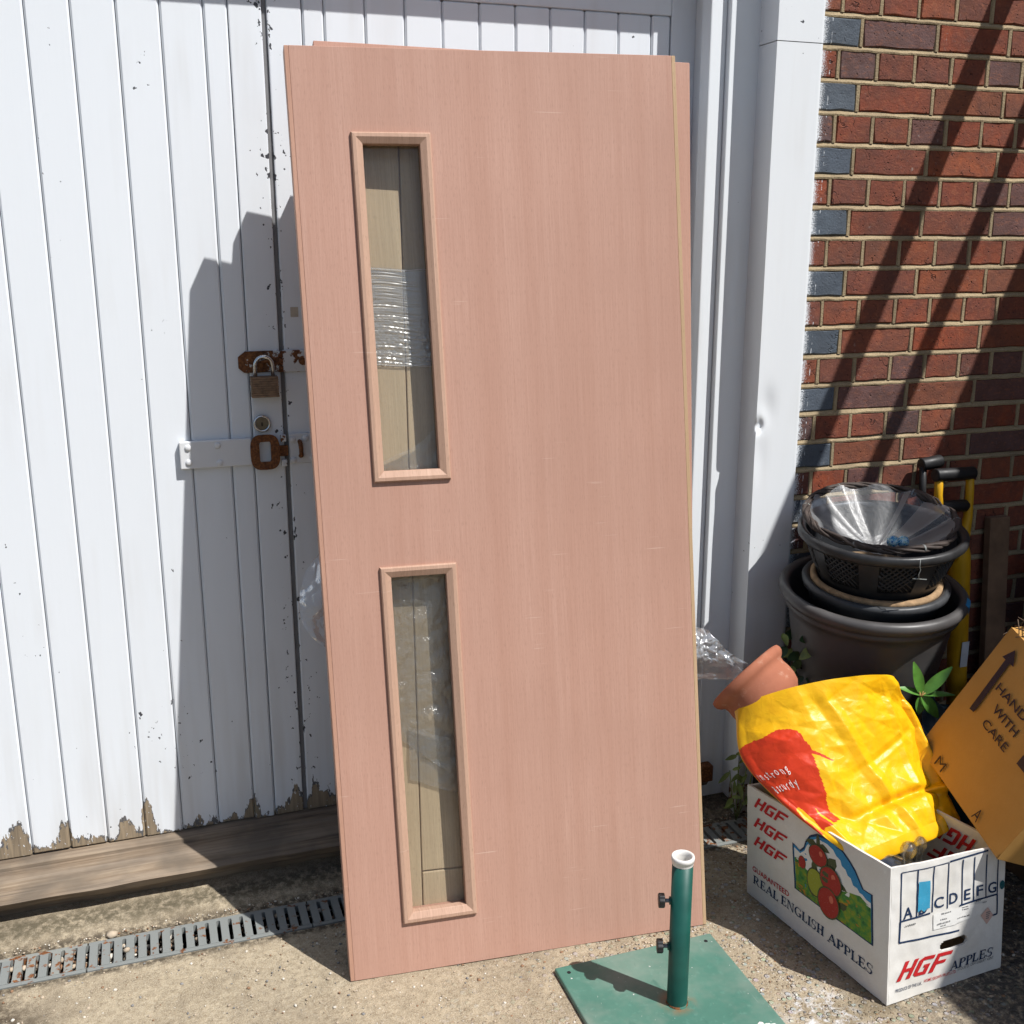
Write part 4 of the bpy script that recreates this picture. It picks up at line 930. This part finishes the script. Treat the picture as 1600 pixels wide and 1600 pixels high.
def facet(u, v, k):   # crumpled sheet: random heights joined by flat triangles
    u += .35*mnoise.noise((u*.7, v*.7, k)); v += .35*mnoise.noise((u*.7, v*.7, k+9))
    i, j = math.floor(u), math.floor(v); a, b = u-i, v-j
    h00, h10, h01, h11 = hsh(i, j, k), hsh(i+1, j, k), hsh(i, j+1, k), hsh(i+1, j+1, k)
    if (i+j) % 2: return h00+(h10-h00)*a+(h01-h00)*b if a+b < 1 else h11+(h01-h11)*(1-a)+(h10-h11)*(1-b)
    return h00+(h10-h00)*a+(h11-h10)*b if a > b else h00+(h11-h01)*a+(h01-h00)*b
def bagc(s, t, f=1):
    p = bag0(s, t, f); w_ = (1-math.cos(math.pi*s))/2*.6+s*.4
    d = .026*(facet(w_*3.2, t*3.4, 1)-.5)+.012*(facet(w_*6+t*2, t*5, 2)-.5)+.0030*(facet(w_*15-t*5, t*12, 3)-.5)+.0010*(facet(w_*34+t*9, t*30, 4)-.5)
    d += .009*max(0, 1-abs(s-(.45+.10*t))/.035)*min(1, t*5)+.006*max(0, 1-abs(s-(.74-.08*t))/.03)*min(1, t*5)-.006*max(0, 1-abs(t-(.50+.12*math.sin(5*s)))/.03)*max(0, 1-abs(s-.62)/.25)
    e = min(1, math.sin(math.pi*min(max(s, 0), 1))*3)*min(1, t*6+.25)
    fold = .018*math.exp(-((t-.82-.03*math.sin(7*s))/.028)**2)*min(1, max(0, (s-.30)/.2))
    return p+bN*(d*e-fold*e)*(1 if f > 0 else -1)
yb = thing('carrier_bag', 'crumpled yellow and red carrier bag lying in the apple box', 'bag', (-.27, -.6, .2))
NS_, NT_ = 210, 180
bgm = MB(); poly_e = [(-.02,.275),(.024,.275),(.099,.257),(.184,.258),(.253,.234),(.309,.254),(.326,.279),(.333,.353),(.341,.413),(.392,.502),(.388,.508),(.331,.431),(.323,.497),(.305,.598),(.268,.74),(.28,.815),(.227,.82),(.22,.823),(.147,.837),(.122,.85),(.074,.86),(-.02,.86)]
gap1 = [(.085,.697),(.132,.691),(.138,.738),(.122,.86),(.078,.86),(.06,.75)]; gap2 = [(.204,.708),(.214,.751),(.222,.83),(.205,.83),(.20,.776)]
def inside(p, poly):
    x, y = p; r = False; j = len(poly)-1
    for i in range(len(poly)):
        xi, yi = poly[i]; xj, yj = poly[j]
        if (yi > y) != (yj > y) and x < (xj-xi)*(y-yi)/(yj-yi)+xi: r = not r
        j = i
    return r
red = []
for j in range(NT_+1):
    for i in range(NS_+1):
        s_, t_ = i/NS_, j/NT_; bgm.v.append(bagc(s_, t_, 1))
        wv = .006*mnoise.noise((s_*30, t_*20, 0)); q = (s_+wv, t_+wv)
        red.append(1. if inside(q, poly_e) and not inside(q, gap1) and not inside(q, gap2) else 0.)
W_ = NS_+1
for j in range(NT_):
    for i in range(NS_): bgm.f.append((j*W_+i, j*W_+i+1, (j+1)*W_+i+1, (j+1)*W_+i)); bgm.mi.append(0)
fo = len(bgm.v); nb2 = 60
for j in range(NT_+1):
    for i in range(nb2+1): bgm.v.append(bagc(i/nb2, j/NT_, -1)); red.append(0.)
for j in range(NT_):
    for i in range(nb2): a = fo+j*(nb2+1)+i; bgm.f.append((a, a+nb2+1, a+nb2+2, a+1)); bgm.mi.append(0)
# folded base: front rim down to the back rim
bo = len(bgm.v); nk = 14
for j in range(nk+1):
    for i in range(nb2+1):
        f = j/nk; a, b = bagc(i/nb2, 1, 1), bagc(i/nb2, 1, -1); p = a.lerp(b, f)
        dn_ = V((.10,-.25,-.30)).normalized()*(.034*math.sin(math.pi*f)**.6*max(0, math.sin(math.pi*i/nb2))**.5)
        bgm.v.append(p+dn_+bN*.006*mnoise.noise(p*40)*math.sin(math.pi*f)); red.append(0.)
for j in range(nk):
    for i in range(nb2): a = bo+j*(nb2+1)+i; bgm.f.append((a, a+1, a+nb2+2, a+nb2+1)); bgm.mi.append(0)
bo_ = part('bag_body', bgm, m_bag, yb, smooth=True, fix=False)
at = bo_.data.attributes.new('print', 'FLOAT', 'POINT')
for i, r_ in enumerate(red): at.data[i].value = r_
for txt, s0, t0, ws, ht in (("I'm strong", .030, .500, .185, .066), ('& sturdy', .065, .585, .150, .062)):
    tv, tf = fit_text(' '.join(txt).replace('   ', '  '), 1, 1, .004); mb = MB()
    vs_ = []
    for x, y in tv:
        s_ = s0+ws*x**1.0; t_ = t0-ht*(y-.2)+.006*math.sin(x*23); p = bagc(s_, t_, 1); vs_.append(p+bN*.0022+V((-.0006,-.0012,.0006)))
    mb.add(vs_, tf); part('white_lettering', mb, m_iwhite, yb, fix=False)
ax = (rt*(-.66)+V((0,0,1))*.74+fw*.50).normalized()
tc = V((-.425,-.325,.560))
def pot_prof(r, L): return [(r*.55, -L), (r*.60, -L), (r*.82, -.080), (r*.875, -.062), (r*.885, -.045), (r*.87, -.028), (r*.89, -.018), (r*.97, -.013), (r*1.025, -.006), (r*1.04, .002), (r*1.02, .009), (r*.96, .012), (r*.89, .006), (r*.82, -.03), (r*.76, -.07), (r*.5, -L+.01), (.0, -L+.01)]
tp = thing('terracotta_pot', 'terracotta pot with a rolled rim poking out of the yellow bag', 'flower pot', tuple(tc-ax*.105))
part('pot_body', MB().lathe(pot_prof(.102, .105), tc, ax, 56), m_terra, tp, smooth=True)
tc2 = tc-ax*.004+V((0,0,0))
part('nested_pot', MB().lathe([(.060,-.10),(.082,.006),(.084,.012),(.079,.015),(.074,.008),(.055,-.10)], tc2, ax, 48, closed=True), m_terra, tp, smooth=True)

# ================================================================== POTS IN THE CORNER
tilt = V((-.045,-.115,1)).normalized(); pc0 = V((-.030,-.250,.725))
cr = thing('black_crate', 'black plastic crate under the grey planter, hidden behind the apple box', 'crate', (-.03, -.16, 0))
for a, b in (((-.2,-.30,.0),(.14,-.29,.345)), ((-.2,-.03,.0),(.14,-.02,.345)), ((-.2,-.289,.0),(-.19,-.031,.345)), ((.13,-.289,.0),(.14,-.031,.345)), ((-.205,-.305,.346),(.145,-.015,.358))): box('crate_panel', a, b, m_bplast, cr, .003)
pt = thing('planter', 'large round grey plastic planter under the hanging basket', 'planter', tuple(pc0-tilt*.37))
part('planter_body', MB().lathe([(0,-.362),(.150,-.362),(.156,-.355),(.175,-.24),(.190,-.14),(.200,-.075),(.206,-.052),(.214,-.05),(.216,-.04),(.212,-.034),(.222,-.030),(.230,-.018),(.230,-.006),(.222,.002),(.210,.001),(.203,-.010),(.196,-.06),(.165,-.30),(0,-.31)], pc0, tilt, 72), m_planter, pt, smooth=True)
lb = MB()
for i in range(5):
    a = math.radians(-32+i*3); ax_ = tilt.orthogonal().normalized(); rr_ = (rt*math.cos(a)+(tilt.cross(rt))*math.sin(a))
    for r, z in ((.2312,-.022), (.2312,-.004), (.222,.0034)): lb.v.append(pc0+rr_*r+tilt*z)
for i in range(4):
    for j in range(2): lb.f.append((i*3+j, (i+1)*3+j, (i+1)*3+j+1, i*3+j+1)); lb.mi.append(0)
part('label', lb, m_isky, pt, fix=False)
p2 = pc0+tilt*.012+V((.006,.0,0))
ip = thing('inner_pot', 'dark grey pot with a tan rim sitting inside the big planter', 'flower pot', tuple(p2-tilt*.2))
part('pot_body', MB().lathe([(.12,-.20),(.165,-.02),(.178,-.010),(.180,.004),(.170,.010),(.160,.004),(.150,-.02),(.11,-.19)], p2, tilt, 64, closed=True), m_planter2, ip, smooth=True)
part('coir_ring', MB().lathe([(.148,-.004),(.160,.002),(.160,.013),(.150,.017),(.142,.010)], p2, tilt, 64, closed=True), m_tan, ip, smooth=True)
# hanging basket with lattice windows
btl = V((-.06,-.10,1)).normalized(); bc = V((-.020,-.255,.868))
hb = thing('hanging_basket', 'black plastic hanging basket with lattice windows on top of the pots', 'hanging basket', tuple(bc-btl*.16))
part('rim', MB().lathe([(.186,-.012),(.196,-.016),(.2035,-.008),(.2035,.006),(.196,.012),(.186,.008),(.183,-.004)], bc, btl, 80, closed=True), m_basket, hb, smooth=True)
wall = MB(); SEG = 96; rows = 8
bax = btl.cross(V((1,0,0))).normalized(); bay = btl.cross(bax)
def bw_(a, f, dr=0):   # f 0 rim .. 1 bottom
    r = .186-.048*f**1.4+dr; return bc+(bax*math.cos(a)+bay*math.sin(a))*r-btl*(.006+.125*f)
winw = 2*math.pi/8
def inwin(a, f): k = (a/winw) % 1; return .16 < k < .84 and .10 < f < .72
for ins in (0, -.004):
    o = len(wall.v)
    for j in range(rows*2+1):
        for i in range(SEG): wall.v.append(bw_(2*math.pi*i/SEG, j/(rows*2), ins))
    for j in range(rows*2):
        for i in range(SEG):
            if inwin(2*math.pi*(i+.5)/SEG, (j+.5)/(rows*2)): continue
            wall.f.append((o+j*SEG+i, o+j*SEG+(i+1) % SEG, o+(j+1)*SEG+(i+1) % SEG, o+(j+1)*SEG+i)); wall.mi.append(0)
part('basket_wall', wall, m_basket, hb, smooth=True, fix=False)
part('basket_floor', MB().lathe([(.139,-.128),(.12,-.150),(.06,-.158),(0,-.158)], bc, btl, 64), m_basket, hb, smooth=True)
part('lattice_light_block', MB().lathe([(.176,-.012),(.168,-.06),(.142,-.115),(.12,-.14),(0,-.145)], bc, btl, 48), m_dark, hb, smooth=True)  # dark shell added to stop sun spots passing through the lattice
for k in range(8):
    lt = MB(); a0, a1 = (k+.16)*winw, (k+.84)*winw
    for d in (-1, 1):
        for q in range(-4, 9):
            pts = []
            for m in range(9):
                f = .10+.62*m/8; a = a0+(a1-a0)*(q/6+d*m/8*.9)
                if a0 <= a <= a1: pts.append(bw_(a, f, -.002))
            if len(pts) > 1: lt.tube(pts, .0022, 5)
    part('lattice', lt, m_basket, hb, smooth=True)
part('wire_hook', MB().tube([bc-btl*.012+V((-.048,-.205,0)), bc-btl*.028+V((-.051,-.209,0)), bc-btl*.038+V((-.047,-.208,0)), bc-btl*.048+V((-.052,-.209,0)), bc-btl*.060+V((-.050,-.210,0))], .0011, 6), m_galv, hb, smooth=True)
part('wire_pin', MB().tube([bc-btl*.060+V((-.063,-.204,.001)), bc-btl*.060+V((-.030,-.212,-.002))], .0014, 6), m_galv, hb, smooth=True)
# wicker wreath and plastic liner
wc = V((-.020,-.245,.905)); wt = V((-.09,-.20,1)).normalized(); wx = wt.cross(V((0,1,0))).normalized(); wy = wt.cross(wx)
wr = thing('wicker_wreath', 'dark twig wreath ring lying on the hanging basket', 'wreath', tuple(wc))
for k in range(7):
    ph = random.uniform(0, 6); fq = random.choice((5, 6, 7)); pts = []
    for i in range(73):
        a = 2*math.pi*i/72; r = .180+.0065*math.sin(fq*a+ph)+.002*math.sin(17*a+ph); pts.append(wc+(wx*math.cos(a)+wy*math.sin(a))*r+wt*(.0065*math.cos(fq*a+ph)))
    part('twig', MB().tube(pts, .0030+.0008*(k % 3), 6, cap=False), m_twig, wr, smooth=True)
for a in (.6, 1.5, 2.6, 3.6, 4.7, 5.6):
    c = wc+(wx*math.cos(a)+wy*math.sin(a))*.180; td = (wy*math.cos(a)-wx*math.sin(a))
    part('binding_wire', MB().lathe([(.0098,-.0022),(.0108,0),(.0098,.0022)], c, td, 14), m_galv, wr, smooth=True)
def liner(u, v):
    a = 2*math.pi*u; r = .172*v; n = mnoise.noise((math.cos(a)*2.2, math.sin(a)*2.2, 1)); pl_ = .007*math.sin(a*11+2*n)*v**1.5+.006*n*v
    return wc+(wx*math.cos(a)+wy*math.sin(a))*(r*(1+.03*n))+wt*(-.095*(1-v**1.6)+pl_+.002)
tag(part('plastic_liner', MB().grid(liner, 220, 26), m_liner, smooth=True, fix=False), 'milky plastic liner pleated inside the twig wreath', 'liner')
for i, (dx, dy) in enumerate(((-.052, -.118), (-.030, -.128))):
    tag(part('glass_ball', MB().lathe([(.0145*math.sin(math.pi*k/10), -.0145*math.cos(math.pi*k/10)) for k in range(11)], wc+V((dx,dy,-.030)), (0,0,1), 20), m_marble, smooth=True), ('left' if i == 0 else 'right')+' one of two blue marbled glass balls in the liner', 'glass ball', 'glass balls in the liner')

# ------------------------------------------------------------------ tools against the wall
sd = thing('garden_spade', 'yellow spade with a black D grip standing behind the planter', 'spade', (.44, -.06, 0))
yS = -.095
def sp_(x, z, y=yS): return V((x-.004, y, z))
part('shaft', MB().tube([sp_(.362, .79), sp_(.376, .72), sp_(.392, .58), sp_(.412, .36), sp_(.44, .05)], [.024, .031, .0285, .027, .025], 18), m_yellow, sd, smooth=True)
yk = MB(); yk.tube([sp_(.370,.72), sp_(.384,.775), sp_(.392,.83), sp_(.390,.90), sp_(.384,.962)], [.024,.018,.013,.0115,.0115], 10); yk.tube([sp_(.362,.72), sp_(.330,.775), sp_(.300,.83), sp_(.285,.90), sp_(.282,.962)], [.024,.018,.013,.0115,.0115], 10)
part('grip_yoke', yk, m_yellow, sd, smooth=True)
part('grip_bar', MB().tube([sp_(.268,.958), sp_(.396,.956)], .018, 16), m_rubber, sd, .003, smooth=True)
part('lower_grip', MB().tube([sp_(.296,.866), sp_(.304,.868), sp_(.378,.866), sp_(.386,.864)], [.012,.017,.017,.012], 14), m_rubber, sd, smooth=True)
part('label', MB().box((.388, yS-.0305, .40), (.412, yS-.0290, .475)), m_silver, sd)
part('blade', MB().prism([(.36,.001),(.52,.001),(.52,.16),(.46,.20),(.42,.20),(.36,.16)], (0,yS+.003,0), (1,0,0), (0,0,1), (0,-.003,0)), m_steelp, sd, .0005)
fk = thing('black_handled_fork', 'black handled tool standing just behind the yellow spade', 'garden tool', (.35, -.03, 0))
part('grip', MB().tube([V((.265,-.035,.975)), V((.33,-.035,.982))], .018, 14), m_rubber, fk, .003, smooth=True)
part('yoke', MB().tube([V((.272,-.035,.97)), V((.280,-.035,.88)), V((.30,-.035,.82)), V((.315,-.035,.74))], .010, 10), m_rubber, fk, smooth=True)
part('shaft', MB().tube([V((.315,-.035,.76)), V((.36,-.03,.02))], .016, 12), m_rubber, fk, smooth=True)
tag(part('timber_board', MB().hexa([(.53,-.10,.001),(.60,-.10,.001),(.60,-.075,.001),(.53,-.075,.001),(.53,-.03,.80),(.60,-.03,.80),(.60,-.005,.80),(.53,-.005,.80)]), m_plank, bevel=.002), 'rough brown board leaning on the brick wall right of the spade', 'board')
rc = thing('red_canister', 'red metal canister at the right edge beside the wall', 'canister', (.68, -.12, 0))
part('can_body', MB().lathe([(0,0),(.05,0),(.052,.01),(.052,.66),(.045,.685),(.02,.70),(0,.70)], (.68,-.12,.001), (0,0,1), 28), m_redp, rc, smooth=True); part('neck', MB().lathe([(.018,0),(.018,.04),(.024,.042),(.024,.06),(0,.06)], (.68,-.12,.70), (0,0,1), 16), m_bplast, rc, smooth=True)
tag(part('grey_pipe', MB().tube([(.36,-.20,.335), (.45,-.13,.345), (.60,-.06,.36)], .019, 16), m_steelp, smooth=True), 'short grey pipe lying in the dark corner behind the amber carton', 'pipe')
tag(part('black_cable', MB().tube([(.24+.04*i, -.18+.012*math.sin(i*1.3), .24+.030*i+.012*math.sin(i*.9)) for i in range(9)], .003, 6), m_rubber, smooth=True), 'thin black cable looping up in front of the spade shaft', 'cable')
jn = thing('dark_tub', 'low dark teal tub in the shadows right of the planter', 'tub', (.27, -.24, 0))
part('tub_body', MB().lathe([(0,0),(.10,0),(.125,.28),(.132,.285),(.132,.295),(.118,.292),(.095,.02),(0,.02)], (.27,-.24,.001), (0,0,1), 36), plain('dark_teal_plastic', (.012, .045, .055), .4), jn, smooth=True)
part('handle', MB().tube([(.27+.128*math.cos(a), -.24-.02*math.sin(a)-.02, .29+.06*math.sin(a)) for a in [math.pi*k/12 for k in range(13)]], .003, 6), m_steelp, jn, smooth=True)
tag(part('blue_bag', crumple(lambda u, v: (.075+.075*u+.02*math.sin(5*v), -.345+.02*math.sin(6*u)+.03*v, .33+.155*v-.35*(u-.5)**2*v), 40, 50, .05, 10, (0,-1,.2), 5), plain('pale_blue_plastic', (.16, .24, .31), .35), smooth=True, fix=False), 'pale blue plastic sheet tucked between planter and seedling', 'plastic sheet')

# ------------------------------------------------------------------ amber carton
P0 = V((-.057,-.500,.405)); e2 = V((-.161,-.947,-.278)).normalized(); e1 = V((.335,-.318,.887)); e1 = (e1-e2*e1.dot(e2)).normalized(); nn_ = e2.cross(e1).normalized()
AW, AH, AD = .3484, .366, .30
am = thing('amber_carton', 'tilted amber handle with care carton leaning over the apple box', 'box', tuple(P0+e2*AW+e1*.2-nn_*AD/2))
def T(s, t, o=0): return P0+e2*s+e1*t+nn_*o
def panel(name, a, b, c, seed=0, nu=26, nv=26, mat=None):   # corner, two edge vectors, 4 mm thick towards the inside
    a, b, c = V(a), V(b), V(c); n = b.cross(c).normalized(); mb = MB(); e_ = []
    for d in (0, -.004):
        for j in range(nv+1):
            for i in range(nu+1):
                u, v = i/nu, j/nv; w_ = .004*mnoise.noise((u*2.5, v*2.5, seed))*math.sin(math.pi*u)*math.sin(math.pi*v)
                mb.v.append(a+b*u+c*v+n*(d+w_))
    K = (nu+1)*(nv+1); I = lambda i, j: j*(nu+1)+i
    for j in range(nv):
        for i in range(nu): mb.f += [(I(i,j), I(i+1,j), I(i+1,j+1), I(i,j+1)), (K+I(i,j), K+I(i,j+1), K+I(i+1,j+1), K+I(i+1,j))]
    for i in range(nu): mb.f += [(I(i,0), K+I(i,0), K+I(i+1,0), I(i+1,0)), (I(i,nv), I(i+1,nv), K+I(i+1,nv), K+I(i,nv))]
    for j in range(nv): mb.f += [(I(0,j), I(0,j+1), K+I(0,j+1), K+I(0,j)), (I(nu,j), K+I(nu,j), K+I(nu,j+1), I(nu,j+1))]
    mb.mi = [0]*len(mb.f); return part(name, mb, mat or m_tcard, am, smooth=False, fix=False)
panel('front_panel', P0, e2*AW, e1*AH, 1)
panel('side_panel', P0+e2*(AW-.0), -nn_*AD, e1*AH, 2)
panel('side_panel', P0-nn_*AD, nn_*(AD-.004), e1*AH, 3)
panel('bottom_flap', P0-nn_*AD, e2*AW, nn_*(AD-.004), 4)
panel('back_panel', P0+e2*AW-nn_*(AD-.004), -e2*AW, e1*AH, 5)
panel('torn_flap', P0+e1*(AH-.002)+e2*.0, e2*AW, (e1*.05-nn_*.10), 6)
def tpart(name, pts, fs=None):
    part(name, MB().add([T(x, y, .0046) for x, y in pts], fs or [tuple(range(len(pts)))]), m_iblack, am, fix=False)
tpart('arrow_mark', [(.053,.165),(.069,.168),(.063,.308),(.077,.309),(.052,.338),(.035,.306),(.047,.307)])
for txt, s0, t0, wd, ht in (('HANDLE', .075, .243, .153, .020), ('WITH', .104, .204, .089, .021), ('CARE', .106, .164, .092, .020), ('M', .071, .010, .031, .025), ('A', .237, .010, .020, .029)):
    tv, tf = fit_text(txt, wd, ht, .012 if len(txt) > 1 else .0); tpart('lettering', [(s0+x, t0+y) for x, y in tv], tf)
tpart('square_mark', [(.239,.172),(.275,.172),(.275,.197),(.239,.197)])
fz = MB()
for i in range(160):
    a = random.uniform(0, 6.28); r = random.uniform(0, .05); c = T(.03+random.uniform(-.02,.05), AH+.01, -.05)+V((random.gauss(0,.02), random.gauss(0,.02), random.gauss(0,.018)))
    d = V((random.gauss(0,1), random.gauss(0,1), random.gauss(0,1))).normalized()*.028; fz.tube([c-d, c+V((0,0,.008)), c+d], .0011, 4)
tag(part('coir_matting', fz, plain('dry_coir_fibre', (.16, .11, .075), .9), smooth=True), 'frayed brown coir fibre poking out of the amber carton', 'coir', None, 'stuff')
cs = thing('support_crate', 'dark crate out of the picture that carries the amber carton', 'crate', (.47, -.42, 0))
for i in range(4): box('crate_slat', (.27, -.62, .02+.055*i), (.68, -.608, .06+.055*i), m_plank, cs, .002); box('crate_slat', (.27, -.232, .02+.055*i), (.68, -.22, .06+.055*i), m_plank, cs, .002)
for x in (.27, .64): box('crate_end', (x, -.607, 0.001), (x+.04, -.233, .232), m_plank, cs, .002)

# ------------------------------------------------------------------ plants
def leafmesh(L, W, bend, seed=0):
    mb = MB(); n = 8
    for i in range(n+1):
        f = i/n; w = W*math.sin(math.pi*min(1, f*.93+.04))**.8*(1-.25*f); z = -bend*f*f*L
        for k in (-1, 0, 1): mb.v.append(V((k*w/2, f*L, z+(.12*w if k else -.02*w))))
    for i in range(n):
        for k in range(2): mb.f.append((i*3+k, i*3+k+1, (i+1)*3+k+1, (i+1)*3+k)); mb.mi.append(0)
    return mb
def put_leaf(name, root, base, direction, up, L, W, bend, mat):
    d = V(direction).normalized(); u = V(up); u = (u-d*u.dot(d)).normalized(); r = d.cross(u); mb = leafmesh(L, W, bend)
    for v in mb.v: x, y, z = v; v[:] = V(base)+r*x+d*y+u*z
    return part(name, mb, mat, root, smooth=True, fix=False)
pc_ = V((-.024,-.455,.508)); camup = V((-.3,-.8,.5))
sg = thing('seedling', 'young plant with long glossy green leaves behind the yellow bag', 'plant', (.045, -.36, 0))
part('stem', MB().tube([(.045,-.36,.001), (.040,-.37,.2), (.020,-.41,.40), tuple(pc_)], [.005,.0045,.004,.003], 8), m_stem, sg, smooth=True)
iu = V((0,0,1)); ir = rt
for (dx, dz, L, W, up) in ((-.28,.95,.088,.030,camup), (.66,.75,.098,.032,camup), (-.92,.40,.062,.022,(-.2,-.5,.9)), (.98,.10,.078,.022,(0,-.4,.9)), (-.05,-.95,.050,.028,camup), (.60,-.75,.075,.034,camup), (.25,-.55,.05,.022,camup)):
    put_leaf('leaf', sg, pc_+V((0,0,.004)), ir*dx+iu*dz-fw*.12, up, L, W, .12, m_leaf)
for k in range(5): a = k*1.256; part('bud', MB().tube([pc_, pc_+ir*.008*math.cos(a)+iu*(.010+.004*math.sin(a))-fw*.004], [.003,.001], 6), plain('tan_bud', (.40, .26, .09), .6) if k == 0 else bpy.data.materials['tan_bud'], sg, smooth=True)
wd_ = thing('weed', 'pale green weed growing at the foot of the white post', 'plant', (-.265, -.05, 0))
for k in range(4): part('stem', MB().tube([(-.265,-.05,.001), (-.27+.012*k-.02,-.06-.008*k,.10), (-.275+.02*k-.03,-.07-.012*k,.17+.02*k)], .0016, 5), m_leafp, wd_, smooth=True)
for k in range(22):
    b = V((-.275+random.uniform(-.035,.035), -.07+random.uniform(-.03,.02), random.uniform(.07,.235))); put_leaf('leaf', wd_, b, (random.uniform(-1,1), random.uniform(-1,.2), random.uniform(-.5,.5)), camup, random.uniform(.025,.045), random.uniform(.010,.017), .3, m_leafp)
iv = thing('ivy', 'dark ivy growing up behind the left side of the planter', 'plant', (-.19, -.10, 0))
for k in range(3): part('stem', MB().tube([(-.19+.02*k,-.10,.001), (-.215+.02*k,-.14,.25), (-.225+.015*k,-.19,.52+.03*k)], .0022, 5), m_stem, iv, smooth=True)
for k in range(34):
    b = V((-.215+random.uniform(-.035,.05), -.19+random.uniform(-.07,.05), random.uniform(.36,.60))); put_leaf('leaf', iv, b, (random.uniform(-1,1), random.uniform(-1,.2), random.uniform(-.8,.5)), camup, random.uniform(.03,.05), random.uniform(.018,.03), .25, m_leafd if k % 4 else m_leafp)
